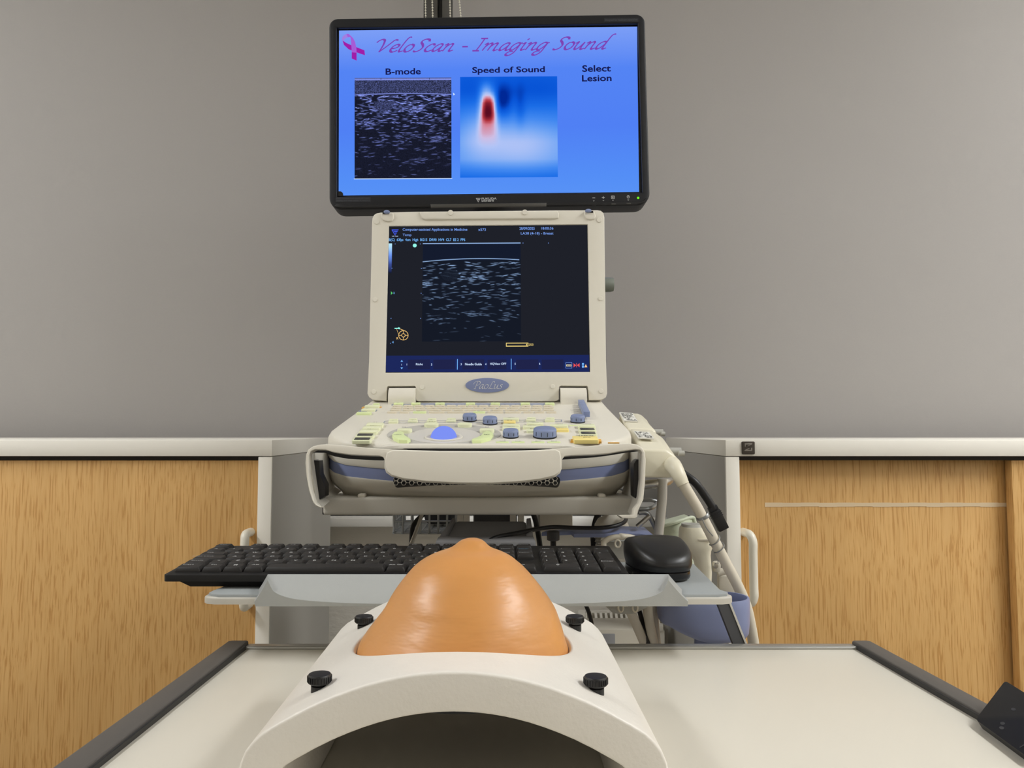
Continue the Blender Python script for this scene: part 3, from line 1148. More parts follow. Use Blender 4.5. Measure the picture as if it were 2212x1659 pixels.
def pad(name, px, py, wpx, depth, h, mat_, label=None, par=None, taper=.0010, rr=.0016):
    """button: its front bottom edge is seen at py"""
    c_ = dk(px, py)
    w = wpx * dsc(px, py)
    o_ = plate(rrect(-w / 2, 0, w / 2, depth, min(rr, w * .3, depth * .4), 3), h, z=h, bev=min(.0008, h * .4))
    ob = obj(name, o_, mat_, par or machine, DECK @ T(c_.x, c_.y, -.0003))
    if label:
        tag(ob, label)
    return ob


def printing(par, px, py, txt, wpx, hh, z, mat_=None, name='lettering'):
    c_ = dk(px, py)
    w = wpx * dsc(px, py)
    return obj(name, up_faces(text_into(new(), txt, 0, 0, w, hh, .01)), mat_ or m_printdark, par, DECK @ T(c_.x, c_.y, z), recalc=False)


def deckpoly(name, pts, mat_, h=.0004, par=None):
    return obj(name, plate([dk(*p) for p in pts], h + .001, z=h), mat_, par or machine, DECK)


# raised blue-grey strip at the back with lime buttons
deckpoly('strip', [(845, 875.5), (1198, 875.5), (1194, 871.2), (850, 871.2)], m_striblue)
for i, px in enumerate((860, 897.5, 950, 1016, 1070, 1135, 1188)):
    o = pad('button', px, 876.2, 20, .0105, .0030, m_lime2)
    printing(o, px, 874.4, '-', 5, .0006, .0030)
# alphanumeric keys
random.seed(3)
rows = [(879.6, 846, 1196, 15, 0), (884.0, 843, 1199, 14, 9), (888.4, 840, 1199, 13, 3)]
for y, xa, xb, n, off in rows:
    w = (xb - xa) / n
    for i in range(n):
        px = xa + w * (i + .5)
        o = pad('key', px, y, w * .80, .0078, .0022, m_beige)
        printing(o, px, y - 2.2, 'QWERTYUIOPASDFGHJKLZXCVBNM'[(i * 3 + int(y)) % 26], 3.4, .0016, .0023)
row4 = [(846, 20), (873, 20), (906, 28, 1), (943, 34), (990, 48), (1035, 26, 1), (1070, 34), (1108, 34), (1141, 20), (1166, 20), (1192, 20)]
for it in row4:
    o = pad('key', it[0], 893.3, it[1], .0085, .0022, m_lime2 if len(it) > 2 else m_beige)
    printing(o, it[0], 891.0, 'Shift' if it[1] > 30 else 'fn', it[1] * .4, .0013, .0023)
# left upper cluster
o = pad('button', 812, 877.3, 13, .0090, .003, m_lime2)
deckpoly('surround', [(781, 881.6), (824, 881.0), (825, 878.6), (784, 878.8)], m_orange)
o = pad('button', 803, 881.8, 32, .0105, .003, m_lime)
printing(o, 801, 878.6, '-', 6, .0008, .0031)
deckpoly('surround', [(773, 890), (812, 889.2), (815, 885.6), (778, 886)], m_striblue)
o = pad('button', 795, 889.6, 30, .0105, .003, m_lime)
printing(o, 793, 886.4, '-', 6, .0008, .0031)
o = pad('button', 785, 897.0, 32, .0100, .003, m_lime2)
printing(o, 784, 893.8, '-', 5, .0008, .0031)
# middle outlined strip with paired buttons
b = new()
A = [dk(827, 914.6), dk(1213, 911.4), dk(1213, 907.2), dk(832, 910.0)]
for i in range(4):
    p0, p1 = A[i], A[(i + 1) % 4]
    d_ = (p1 - p0).normalized()
    n_ = Vector((-d_.y, d_.x)) * .0006
    b.faces.new([b.verts.new((q.x, q.y, .0004)) for q in (p0 - n_, p1 - n_, p1 + n_, p0 + n_)])
obj('outline_mark', up_faces(b), m_striblue, machine, DECK, recalc=False)
for px, py in ((849, 915), (891, 914), (932, 913.6), (974, 913), (1147, 911.6), (1188, 912)):
    o = pad('button', px + 1, py - 4.2, 18, .0060, .0030, m_lime)
    o = pad('button', px, py, 21, .0075, .0030, m_lime)
    printing(o, px, py - 2, 'v', 5, .0010, .0031)
# left soft keys
for i, (px, py, w, k) in enumerate(((808, 924.5, 36, 0), (801, 932, 38, 0), (794.5, 940, 39, 0), (786.5, 949.5, 40, 1), (780, 958.8, 40, 1))):
    o = pad('soft_key', px, py, w, .0150, .0040, m_lime)
    c_ = dk(px, py)
    w_ = w * dsc(px, py)
    if k:
        obj('display', plate(rrect(-w_ * .41, .0035, w_ * .41, .0130, .0008), .0005, z=.0044), m_lcd, o, DECK @ T(c_.x, c_.y, 0))
    else:
        printing(o, px + 3, py - 6, 'F' + str(i + 1), 7, .0016, .0042)
# trackball field
T0 = dk(959, 941)
rx = (dk(1082, 938) - dk(837, 938)).x / 2
ry = (dk(959, 917) - dk(959, 961.5)).y / 2
cR = Vector((dk(959.5, 938).x, (dk(959, 917).y + dk(959, 961.5).y) / 2))
ring = obj('trackball_ring', plate(ellipse(cR.x, cR.y, rx, ry, 64), .002, z=.0006), m_ringgrey, machine, DECK)
rx2 = (dk(1037, 941) - dk(882, 941)).x / 2
ry2 = (dk(959, 926) - dk(959, 959)).y / 2
c2 = Vector((dk(959, 942).x, (dk(959, 926).y + dk(959, 959).y) / 2))
obj('trackball_disc', plate(ellipse(c2.x, c2.y, rx2, ry2, 64), .001, z=.0011), m_discgrey, machine, DECK)
rb = (dk(986.5, 945) - dk(930, 945)).x / 2
cb = dk(958.5, 946.5)
bezel_t = obj('trackball_bezel', plate(ellipse(cb.x, cb.y, rb * 1.45, rb * 1.3, 40), .001, holes=[ellipse(cb.x, cb.y, rb * 1.0, rb * 1.0, 40)], z=.0022, bev=.0004), m_deck, machine, DECK)
prof = [(rb * math.cos(a), rb * .93 * math.sin(a)) for a in [PI / 2 * i / 12 for i in range(13)]]
obj('trackball', lathe(prof, 40), m_ball, machine, DECK @ T(cb.x, cb.y, 0))
for px, py, w, m_ in ((931, 924.6, 31, m_lime), (1003.5, 924.6, 31, m_lime), (873, 937.5, 32, m_lime), (1052, 937.2, 32, m_lime)):
    o = pad('button', px, py, w, .0125, .0050, m_, rr=.005)
    printing(o, px, py - 6, 'M', 8, .0018, .0052)
for sgn, pts in ((-1, [(847, 946), (852, 940), (866, 938.5), (872, 941), (874, 947), (882, 952), (887, 956), (880, 958.5), (862, 957.5), (850, 952)]),
                 (1, [(1066, 944), (1059, 938.8), (1050, 938), (1044, 941), (1040, 947), (1030, 952), (1019, 956), (1021, 958.6), (1040, 957.5), (1060, 951.5)])):
    o = obj('button', plate([dk(x, y) for x, y in pts], .005, z=.0045, bev=.0010), m_lime2, machine, DECK)
    printing(o, 859 if sgn < 0 else 1052, 946.8, 'CURSOR' if sgn < 0 else 'SET', 17 if sgn < 0 else 13, .0022, .0046)


# knobs
def knob(px, py, wpx, hpx, n=9):
    """py: front foot of the knob"""
    c_ = dk(px, py)
    r = wpx * dsc(px, py) / 2
    h = hpx * dsc(px, py)
    M_ = DECK @ T(c_.x, c_.y + r, 0)
    o_ = obj('knob', lathe([(r * .98, .0012), (r, .0022), (r, h - .0026), (r * .96, h - .0010), (r * .88, h - .0002), (r * .3, h), (0, h)], 48), m_knob, machine, M_)
    obj('knob_skirt', lathe([(r * 1.03, 0), (r * 1.03, .0014), (r * .9, .0016)], 40), m_black, o_, M_)
    rb_ = new()
    for i in range(n):
        a = 2 * PI * (i + .3) / n
        add(rb_, box(r - .0006, r + .00025, -.0003, .0003, .003, h - .003), R(a, 'Z'))
    obj('groove', rb_, m_lcd, o_, M_)
    return o_


knob(1014, 912, 30, 15.5)
knob(1058.5, 919, 31.5, 16)
knob(1103.5, 948, 34, 17.5)
knob(1178.5, 949.5, 51, 20, 12)
knob(1249.5, 915, 31.5, 15.5)
# bank of slide controls
for i in range(8):
    px, py = 1256.5 + i * 1.55, 876.5 + i * 4.1
    c_ = dk(px, py + 1.5)
    obj('slider', plate(rrect(-.0042, 0, .0042, .0105, .001), .0070, z=.0078 + .0004 * i, bev=.0010), m_knob, machine, DECK @ T(c_.x, c_.y, 0))
lb = new()
for i in range(4):
    a, c_ = dk(1231 + i, 884.4 + i * 2.6), dk(1258 + i * 1.5, 884.4 + i * 2.6)
    add(lb, flat([[(a.x, a.y - .0003), (c_.x, a.y - .0003), (c_.x, a.y + .0003), (a.x, a.y + .0003)]], .0004))
obj('slider_lines', lb, m_printdark, machine, DECK)
printing(machine, 1243, 870.8, 'SMART GAIN COMPENSATION', 48, .0012, .0004, m_striblue)
# right hand group
for px, py, w, m_ in ((1104, 911, 34, m_lime), (1101, 916.8, 26, m_yellow), (1104.5, 924.5, 37, m_lime), (1104, 931, 37, m_lime), (1156.5, 921, 36, m_lime),
                      (1149, 928, 38, m_lime), (1150, 936, 24, m_lime), (1208, 925, 38, m_lime), (1210, 933.8, 38, m_yellow)):
    o = pad('button', px, py, w, .0115, .0035, m_)
    printing(o, px, py - 3.6, 'DEPTH' if w > 30 else 'M', w * .4, .0016, .0036)
pad('flat_button', 1238, 920, 18, .004, .0008, m_lime2)
for i, (px, py) in enumerate(((1268, 927.5), (1270, 936.8), (1272, 945.6))):
    o = pad('soft_key', px, py, 37, .0150, .0040, m_lime)
    c_ = dk(px, py)
    w_ = 37 * dsc(px, py)
    if i:
        obj('display', plate(rrect(-w_ * .41, .0035, w_ * .41, .0130, .0008), .0005, z=.0044), m_lcd, o, DECK @ T(c_.x, c_.y, 0))
    else:
        printing(o, px, py - 5, 'Priority', 18, .0030, .0042)
deckpoly('surround', [(1232, 956.5), (1299.5, 956.5), (1298, 951), (1234, 951)], m_orange, .0016)
o = tag(pad('freeze_button', 1266.5, 958.3, 54, .0200, .0046, m_yellow), 'yellow freeze button')
printing(o, 1266.5, 949.3, 'FREEZE', 32, .0048, .0047)
printing(o, 1268, 953, 'Multi-PW', 16, .0024, .0047)
for px, t_, w in ((1085.5, 'CUSTOM', 28), (1119.5, 'Image', 28), (1162.5, 'B/C', 28), (1197, 'ECO', 28)):
    o = pad('flat_button', px, 957, w, .0062, .0010, m_lime2)
    printing(o, px, 954.6, t_, w * .45, .0022, .0012)
deckpoly('orange_line', [(1313, 956.6), (1338, 956.6), (1338, 955.9), (1313, 955.9)], m_orange, .0003)
printing(machine, 1090, 951, 'v', 4, .0016, .0004)
# ridge along the front of the deck
b = loft([[Vector((XC - .0 + (dk(px, 961).x), dk(px, 963).y + oy, oz)) for oy, oz in ((-.006, -.002), (-.005, .0018 * k), (-.001, .0030 * k), (.004, .0014 * k), (.0055, -.0005))] for px, k in
          [(829, .05), (850, .6), (880, 1), (1000, 1), (1120, 1), (1190, .9), (1225, .5), (1240, .05)]], closed=True)
for v in b.verts:
    v.co.x -= XC
obj('front_ridge', b, m_deck, machine, DECK, ang=60)

# ------------------------------------------------------------------ lid
LEAN = math.radians(3.6)
LID = frame(U(1053, 864.5, 1.128), (1, 0, 0), (0, math.sin(LEAN), math.cos(LEAN)))
lh = lambda px, py: hit(px, py, LID)


def lids(L):
    return [lh(x, y) for x, y in L]


out = lids([(793.5, 850), (794, 840), (797, 780), (803.5, 482), (804.5, 471), (808, 464), (814, 460.5), (822, 459), (900, 457.2), (1053, 455.6), (1200, 454.3), (1290, 454), (1298, 455), (1303.5, 460), (1305.5, 469), (1309, 780), (1311.5, 840), (1311.5, 850), (1309, 858), (1303, 862.5), (1294, 864), (1272.5, 864.2),
            (1271, 845), (1270, 836), (1268, 833.5), (1212, 833), (1208, 835), (1207, 846), (1207, 862), (1204, 865), (1198, 866.5), (1053, 867), (905, 866.5), (899, 865), (898, 858), (898, 836), (896, 833.5), (838, 834), (835.5, 837), (834.5, 866), (812, 864.5), (804, 863), (797, 858)])
hole = lids([(840.0, 488), (1269.5, 484.5), (1275, 803.5), (832.3, 805)])
lid = obj('lid', plate(out, .026, holes=[hole], bev=.0032, seg=3), m_deck, machine, LID, ang=45)
obj('lid_back', plate([q * .985 + Vector((0, .002)) for q in out], .006, z=-.0255, bev=0), m_deck, lid, LID @ T(0, 0, 0))
LS = LID @ T(0, 0, -.0030)
ls = lambda px, py: hit(px, py, LS)
lscr = obj('screen', plate(lids([(838, 486), (1271, 483), (1277, 805), (830, 807)]), .003, z=-.0034), m_black, machine, LID)
m_ui0 = glow('ui_background', (31, 33, 41))
m_ui1 = glow('ui_bar_blue', (29, 40, 92))
m_ui2 = glow('ui_bar_button', (32, 36, 74))
m_ui3 = glow('ui_scan_field', (26, 30, 46))


def onlid(name, fn, mat_, dz=.0003):
    b = new()
    fn(b)
    return obj(name, up_faces(b), mat_, lscr, LS @ T(0, 0, dz), recalc=False)


def quad(b, *pts):
    b.faces.new([b.verts.new((*ls(*p), 0)) for p in pts])


onlid('display_area', lambda b: quad(b, (839.5, 489.5), (1268, 486.3), (1273, 803), (833.5, 804)), m_ui0, 0)
onlid('bottom_bar', lambda b: quad(b, (834.2, 768.5), (1272.5, 766.5), (1273, 803), (833.5, 804)), m_ui1, .0002)
onlid('bar_button', lambda b: [quad(b, (x0, 777), (x1, 776.4), (x1 + .3, 797.5), (x0 - .1, 798)) for x0, x1 in ((881, 929), (936, 983), (999, 1046), (1053, 1094), (1115, 1163), (1170, 1217))], m_ui2, .0003)
picture('scan_image', bmode_small(), ls(913.5, 525.4), ls(1124.5, 524.0), ls(1125.5, 737), ls(911.5, 738), .0003, m_pic, lscr, LS)


def ltext(s, x0, x1, y0, y1, mat_, bold=.012):
    onlid('lettering', lambda b: text_into(b, s, ls((x0 + x1) / 2, y0).x, ls((x0 + x1) / 2, (y0 + y1) / 2).y, None if len(s) == 1 else ls(x1, y0).x - ls(x0, y0).x, ls(x0, y0).y - ls(x0, y1).y, bold), mat_, .0005)


ltext('Computer-assisted Applications in Medicine', 870, 1009.5, 493.0, 500.6, m_txtblue)
ltext('x573', 1033, 1049.5, 493.2, 499.2, m_txtblue)
ltext('Temp', 870, 889, 505, 511.6, m_txtblue)
ltext('28/09/2025', 1122, 1155, 490.8, 496.6, m_txtblue)
ltext('18:00:36', 1169, 1195.5, 490.8, 496.2, m_txtblue)
ltext('LA38 (4-18) - Breast', 1125, 1195.5, 501.4, 508.6, m_txtblue)
ltext('B(C)  63fps  4cm  High  BG15  DR90  HV4  CL7  EE 2  PP6', 840.5, 1005, 515.2, 522.6, m_txtcyan)
m_logo = glow('ui_logo_blue', (70, 92, 230))
onlid('logo_mark', lambda b: tri_logo(b, ls, 846, 496.0, 1.18, 0), m_logo, .0005)
ltext('UF-760', 847, 860, 509.4, 511.6, m_txtwhite)
m_bar = screen_grad('grey_scale_bar', [(0, (20, 24, 44)), (.3, (60, 78, 150)), (.6, (110, 150, 240)), (1, (190, 240, 255))])
onlid('grey_scale', lambda b: quad(b, (840, 526), (847, 526), (846, 590), (839.5, 590)), m_bar, .0004)
onlid('marker_dot', lambda b: b.faces.new([b.verts.new((*ls(896 + 4.2 * math.cos(a), 530.5 + 4 * math.sin(a)), 0)) for a in [2 * PI * i / 14 for i in range(14)]]), m_led_cyan, .0005)
m_green_t = glow('ui_green', (90, 200, 110))
ltext('2', 849.5, 853, 630.8, 635, m_txtcyan)
onlid('focus_mark', lambda b: (quad(b, (844.6, 629.5), (848.6, 633.3), (844.6, 637)), None), m_green_t, .0005)
ltext('4', 847.3, 850.3, 736.8, 741.6, m_txtcyan)
onlid('depth_ticks', lambda b: [quad(b, (x, y), (x + 1.6, y), (x + 1.6, y + 1.4), (x, y + 1.4)) for x, y in ((853, 526.5), (907, 526.4), (1129, 524.5), (1184, 524.5), (846, 579), (909.5, 579.5), (909, 633), (844, 687), (908, 687), (843, 741))], m_txtblue, .0005)
# body mark
m_bm = glow('ui_body_mark', (240, 196, 120))


def bodymark(b):
    f = lambda x, y: ls(x, y)
    ringf(b, f, 871.5, 724.5, 10.8, 1.3, 0, 28)
    ringf(b, f, 871.5, 724.5, 4.4, 1.2, 0, 20)
    for a in (0, PI / 2, PI, 3 * PI / 2):
        c_, s_ = math.cos(a), math.sin(a)
        q = [(871.5 + r_ * c_ - o_ * s_, 724.5 + r_ * s_ + o_ * c_) for r_, o_ in ((4, -.5), (10, -.5), (10, .5), (4, .5))]
        quad(b, *q)
    for p0, p1 in (((856.6, 711), (860.5, 722)), ((860, 709.5), (871.5, 714))):
        quad(b, p0, p1, (p1[0] + .4, p1[1] - 1.0), (p0[0] + .4, p0[1] - 1.0))


onlid('body_mark', bodymark, m_bm, .0005)
onlid('probe_mark', lambda b: (quad(b, (852.5, 708.4), (863.5, 708.2), (863.5, 710.4), (852.5, 710.6)), quad(b, (860.5, 707), (864, 708), (863.5, 711.5), (860.5, 711))), m_led_cyan, .0006)
ltext('R', 857, 860.5, 728.5, 733.5, m_bm)
# memory bar
onlid('memory_bar', lambda b: [quad(b, *q) for q in (((1093, 740.6), (1141, 740.4), (1141, 742), (1093, 742.2)), ((1093, 747), (1141, 746.8), (1141, 748.6), (1093, 748.8)), ((1093, 740.6), (1094.4, 740.6), (1094.4, 748.8), (1093, 748.8)), ((1139.8, 740.4), (1141.2, 740.4), (1141.2, 748.6), (1139.8, 748.6)), ((1136.6, 743), (1138.4, 743), (1138.4, 746.4), (1136.6, 746.4)))], m_txtyellow, .0005)
ltext('253', 1142, 1152, 742.2, 747, m_txtyellow)
# bottom bar lettering
onlid('bar_arrow', lambda b: (quad(b, (865.4, 781.4), (870.6, 781.4), (868, 777.6)), quad(b, (865.2, 793.8), (870.6, 793.8), (867.9, 797.8))), m_txtcyan, .0005)
for s, x0, x1, y0, y1 in (('1', 866.6, 868.6, 786.0, 789.6), ('1', 878, 880, 785.4, 789.4), ('Right', 898.5, 913.5, 784.6, 790.4), ('2', 930.6, 934.2, 785.2, 789.4), ('3', 994.6, 998, 784.8, 789),
                          ('Needle Guide', 1004.6, 1040.8, 784.2, 789.2), ('4', 1047.6, 1051, 784.6, 788.8), ('HQView OFF', 1058.6, 1093.4, 783.6, 789.2), ('5', 1111.4, 1114.4, 784, 788.2), ('6', 1164, 1167.4, 783.6, 788)):
    ltext(s, x0, x1, y0, y1, m_txtwhite, .02)
onlid('bar_divider', lambda b: (quad(b, (987.6, 775.8), (989, 775.8), (988.6, 798.4), (987.2, 798.4)), quad(b, (1103.6, 775), (1105, 775), (1105, 798), (1103.6, 798))), m_txtcyan, .0005)


def icons(b):
    pass


m_icy = glow('ui_icon_cream', (226, 214, 170))
onlid('icon_film', lambda b: [quad(b, (x0, y0), (x1, y0), (x1, y1), (x0, y1)) for x0, x1, y0, y1 in ((1223, 1234, 787.6, 788.9), (1223, 1234, 790.4, 791.6), (1223, 1224.6, 788, 791), (1226.8, 1227.8, 788, 791), (1229.8, 1230.8, 788, 791), (1232.6, 1234, 788, 791))], m_icy, .0005)
onlid('icon_frame', lambda b: [quad(b, (x0, y0), (x1, y0), (x1, y1), (x0, y1)) for x0, x1, y0, y1 in ((1222, 1235.4, 782.8, 783.6), (1222, 1235.4, 795, 795.8), (1221.8, 1222.5, 783, 795.6), (1235, 1235.7, 783, 795.6))], m_txtblue, .0005)
onlid('icon_network', lambda b: (quad(b, (1239, 784.8), (1244.4, 789.2), (1239, 793.6)), quad(b, (1251.8, 784.6), (1246.4, 789), (1251.8, 793.4)), quad(b, (1244.9, 784.5), (1245.8, 784.5), (1245.8, 793.6), (1244.9, 793.6))), m_red, .0005)
onlid('icon_battery', lambda b: [quad(b, (1257, y), (1261.4, y), (1261.4, y + 2), (1257, y + 2)) for y in (784.4, 787.2, 790, 792.2)], m_txtcyan, .0005)
m_ico = glow('ui_icon_orange', (250, 196, 140))
onlid('icon_warning', lambda b: quad(b, (1262.2, 793.6), (1268.6, 793.4), (1265.4, 786.8)), m_ico, .0006)

# lid hardware
for px, py, r in ((813.5, 479, 6), (973.5, 461, 6), (1133.5, 460, 6), (1294.5, 475, 6), (810, 647.5, 5), (1297.5, 645, 5), (807, 846.5, 5), (911.5, 836.5, 5), (1194, 835, 5), (1298.5, 845, 5)):
    q = lh(px, py)
    rr = r * .00069
    obj('screw_cap', lathe([(rr, -.0008), (rr, .0004), (rr * .9, .0008), (0, .0010)], 24), m_deck, machine, LID @ T(q.x, q.y, .0030 if py < 462 else .0002))
# raised bar along the top, with the recess beside it
obj('top_rib', plate(lids([(906, 458.5), (1204, 455.8), (1207, 462), (1206, 471.5), (1200, 473.5), (918, 475.5), (912, 473), (908, 465)]), .004, z=.0026, bev=.0022, seg=3), m_deck, machine, LID, ang=60)
for L in ([(822, 461), (850, 460), (851, 472), (848, 478), (838, 480), (828, 477), (823, 470)], [(1262, 457.5), (1284, 457), (1287, 468), (1284, 474), (1274, 476), (1265, 473), (1262, 465)]):
    obj('corner_boss', plate(lids(L), .004, z=.0022, bev=.0018, seg=3), m_deck, machine, LID, ang=60)
for (sx0, sx1, sy), (hx, hy) in (((827, 841, 462), (836.5, 460.5)), ((1268, 1281, 459), (1270, 457.8))):
    b = plate(lids([(sx0, sy - 2), (sx1, sy - 2), (sx1, sy + 1.6), (sx0, sy + 1.6)]), .001, z=.0029)
    o = obj('latch', b, m_black, machine, LID)
    q = lh(hx, hy)
    obj('latch_hook', lathe([(.0016, 0), (.0042, .001), (.0040, .004), (.0020, .0050), (0, .0052)], 20), m_knob, o, LID @ T(q.x, q.y, .0026) @ Matrix.Diagonal((1.15, .62, 1, 1)))
# hinges
for x0, x1 in ((839, 896.5), (1211.5, 1267.5)):
    a, c_ = U(x0, 864, 1.118), U(x1, 864, 1.118)
    zt = U(x0, 837.5, 1.118).z
    zb = zd(1.118) - .004
    lp = [(1.152, zb), (1.116, zb), (1.114, zb + (zt - zb) * .4), (1.115, zt - .009), (1.119, zt - .003), (1.126, zt), (1.15, zt)]
    obj('hinge', loft([[Vector((xx, y, z)) for y, z in lp] for xx in (a.x, a.x + .0008, c_.x - .0008, c_.x)]), m_deck, machine, ang=30)
# badge
q = lh(1052.5, 832.5)
w_, h_ = (lh(1099.5, 832) - lh(1005.5, 832)).x / 2, (lh(1052, 817) - lh(1052, 848.5)).y / 2
bd = obj('badge', plate(ellipse(q.x, q.y, w_, h_, 56), .002, z=.0016, bev=.0012, seg=3), m_blue, machine, LID, ang=60)
obj('lettering', up_faces(pen_into(new(), 'PaoLus', lh(1023, 832).x, lh(1086, 832).x, lh(1052, 840.5).y, lh(1052, 823.5).y, .0018, slant=.20, nib=.13)), m_tag, bd, LID, recalc=False)

# ------------------------------------------------------------------ probe connectors on the right side
def connector(name_label, px_off, Ya, Yb, top_pts, par, with_latch):
    pass


def sideblock(prof_front, prof_back, mat_, parent, bev=.004, name='housing'):
    """closed outline at two depths (lists of px,py seen at depth Y)"""
    (Ya, A), (Yb, Bb) = prof_front, prof_back
    b = loft([[U(x, y, Ya) for x, y in A], [U(x, y, Yb) for x, y in Bb]])
    bmesh.ops.recalc_face_normals(b, faces=b.faces)
    bmesh.ops.bevel(b, geom=[e for e in b.edges], offset=bev, segments=3, profile=.5, affect='EDGES', clamp_overlap=True)
    return obj(name, b, mat_, parent, ang=50)


up = thing('probe_connector', 'cream plug block on the machine side, the rear one with a printed label', 'connector', U(1400, 945, 1.04), 'probe plugs on the machine')
sideblock((1.00, [(1352, 925), (1420, 928), (1421, 955), (1352, 955)]), (1.085, [(1332, 888), (1378, 892), (1400, 906), (1400, 936), (1332, 936)]), m_probe, up, .006)
obj('latch_pin', tube([U(1408, 934, 1.03), U(1432, 934, 1.03)], .0042, 16, smooth=False), m_probegrey, up)
obj('latch_pin', tube([U(1428, 937, 1.02), U(1436, 937.5, 1.02)], .0030, 16, smooth=False), m_probegrey, up)
lo = thing('probe_connector', 'cream plug block on the machine side, the front one with the thick cable', 'connector', U(1430, 1030, .96), 'probe plugs on the machine')
sideblock((.905, [(1384, 970), (1440, 972), (1458, 984), (1470, 1004), (1471, 1022), (1460, 1032), (1440, 1033), (1384, 1032)]),
          (.992, [(1360, 925), (1405, 927), (1432, 946), (1452, 980), (1453, 1000), (1444, 1006), (1424, 1008), (1360, 1006)]), m_probe, lo, .005)
obj('latch_pin', tube([U(1446, 975, .955), U(1471, 975.5, .955)], .0048, 16, smooth=False), m_probegrey, lo)
obj('latch_pin', tube([U(1466, 979, .945), U(1478, 979.5, .945)], .0034, 16, smooth=False), m_probegrey, lo)
sr = tube([U(1447, 1000, .925), U(1456, 1008, .895), U(1466, 1026, .885), U(1476, 1047, .882)], lambda t: .0105 - .0035 * t, 20)
obj('strain_relief', sr, m_probe, lo)
cab_pts = [(1470, 1034, .884), (1482, 1056, .884), (1508, 1100, .886), (1540, 1162, .888), (1570, 1220, .89), (1596, 1270, .89), (1612, 1310, .892), (1621, 1350, .892), (1628, 1392, .894), (1632, 1440, .90), (1632, 1520, .92)]
obj('cable', tube([U(*p) for p in cab_pts], .0062, 16), m_cable, lo)
# printed labels on the blocks
def label_card(parent, pts, Ya, Yb, seed):
    q = [U(pts[0][0], pts[0][1], Yb), U(pts[1][0], pts[1][1], Yb), U(pts[2][0], pts[2][1], Ya), U(pts[3][0], pts[3][1], Ya)]
    e_ = (q[2] - q[3]).normalized()
    f_ = q[0] - q[3]
    M_ = frame(q[3], e_, f_ - e_ * f_.dot(e_))
    Mi = M_.inverted()
    loc = [(Mi @ p).xy for p in q]
    card = obj('printed_label', plate([loc[3], loc[2], loc[1], loc[0]], .0016, z=.0012), m_tag, parent, M_)
    b = new()
    rng = random.Random(seed)
    lerp = lambda u, v: (loc[0] * (1 - u) + loc[1] * u) * v + (loc[3] * (1 - u) + loc[2] * u) * (1 - v)
    for i in range(9):
        v0 = .06 + .1 * i
        u0 = .05
        while u0 < .9:
            w = rng.uniform(.03, .16)
            if rng.random() < .75:
                q4 = [lerp(u0, v0), lerp(min(.96, u0 + w), v0), lerp(min(.96, u0 + w), v0 + .05), lerp(u0, v0 + .05)]
                b.faces.new([b.verts.new((p.x, p.y, .0015)) for p in q4])
            u0 += w + .03
    obj('lettering', up_faces(b), m_printdark, card, M_, recalc=False)


label_card(up, [(1338, 892), (1366, 895), (1378, 912), (1348, 910)], 1.03, 1.07, 2)
label_card(lo, [(1369, 933), (1402, 936), (1413, 949), (1379, 947)], .935, .975, 5)

# ------------------------------------------------------------------ trolley carrying the machine
cart = thing('ultrasound_trolley', 'grey equipment trolley carrying the ultrasound machine, keyboard tray and big monitor', 'trolley', (XC, 1.05, 0))
ZPT, ZPB = U(1040, 1075, .885).z, U(1040, 1113, .885).z
pa, pb = U(697, 1095, .885).x, U(1378, 1095, .885).x
obj('platform', box(pa, pb, .885, 1.19, ZPB, ZPT, .0035, 3), m_cartgrey, cart)
obj('platform_edge', box(pa - .004, pa - .0012, .90, 1.18, ZPB - .001, ZPT, .001), m_dark, cart)
obj('platform_edge', box(pb + .0012, pb + .004, .90, 1.18, ZPB - .001, ZPT, .001), m_dark, cart)
# front handle frame with grip plate
YH = .842
HF = frame(U(1040, 1000, YH), (1, 0, 0), (0, .10, 1))
hf = lambda px, py: hit(px, py, HF)
outer = [(692, 1097), (681, 1092), (674, 1080), (667, 1058), (662, 1030), (659.5, 1000), (661, 982), (666, 971), (676, 964), (690, 960.5), (706, 959.5),
         (745, 962.5), (790, 967), (850, 971), (950, 974), (1060, 974.5), (1160, 972), (1230, 967), (1290, 962), (1335, 958.5), (1360, 957.5), (1376, 960), (1387, 967), (1393, 977), (1395, 992),
         (1393.5, 1040), (1390, 1078), (1382, 1096), (1378, 1102), (1377, 1116), (1372, 1120.5), (1345, 1120), (1336, 1113), (1369, 1112), (1370.5, 1098),
         (1381, 1086), (1384.5, 1070), (1388, 1040), (1388.5, 990), (1387, 977), (1382, 971.5), (1372, 970.5), (1344, 974.5), (1315, 979.5), (1287, 982), (1235, 984), (1220, 985.5), (1214.5, 992),
         (1213.5, 1012), (1210, 1022), (1200, 1030), (1170, 1037), (1120, 1043), (1060, 1046), (990, 1045.5), (920, 1042), (870, 1036), (845, 1029), (834, 1021), (830, 1010),
         (830.5, 994), (828, 988), (820, 985), (780, 983.5), (754, 982), (730, 978.5), (716, 976), (703, 971.5), (680, 971), (671, 975), (666.5, 984), (665.6, 1021), (668, 1042), (671, 1059), (679, 1085), (688, 1092), (694, 1094)]
obj('front_handle', plate([hf(*p) for p in outer], .014, bev=.0026, seg=3), m_deck, cart, HF, ang=60)
GP = [(850, 972.5), (950, 975.2), (1060, 975.8), (1160, 973.4), (1200, 970.8), (1209, 976), (1211.5, 989), (1211.5, 1011), (1208, 1020.5), (1198, 1028.5), (1168, 1035.5), (1119, 1041.5), (1060, 1044.5), (990, 1044), (921, 1040.5), (871, 1034.5), (846.5, 1027.5), (836, 1019.5), (832.5, 1009), (833, 992), (836, 978)]
obj('grip_plate', plate([hf(*p) for p in GP], .004, z=.0030, bev=.0060, seg=5), m_deck, cart, HF, ang=70)
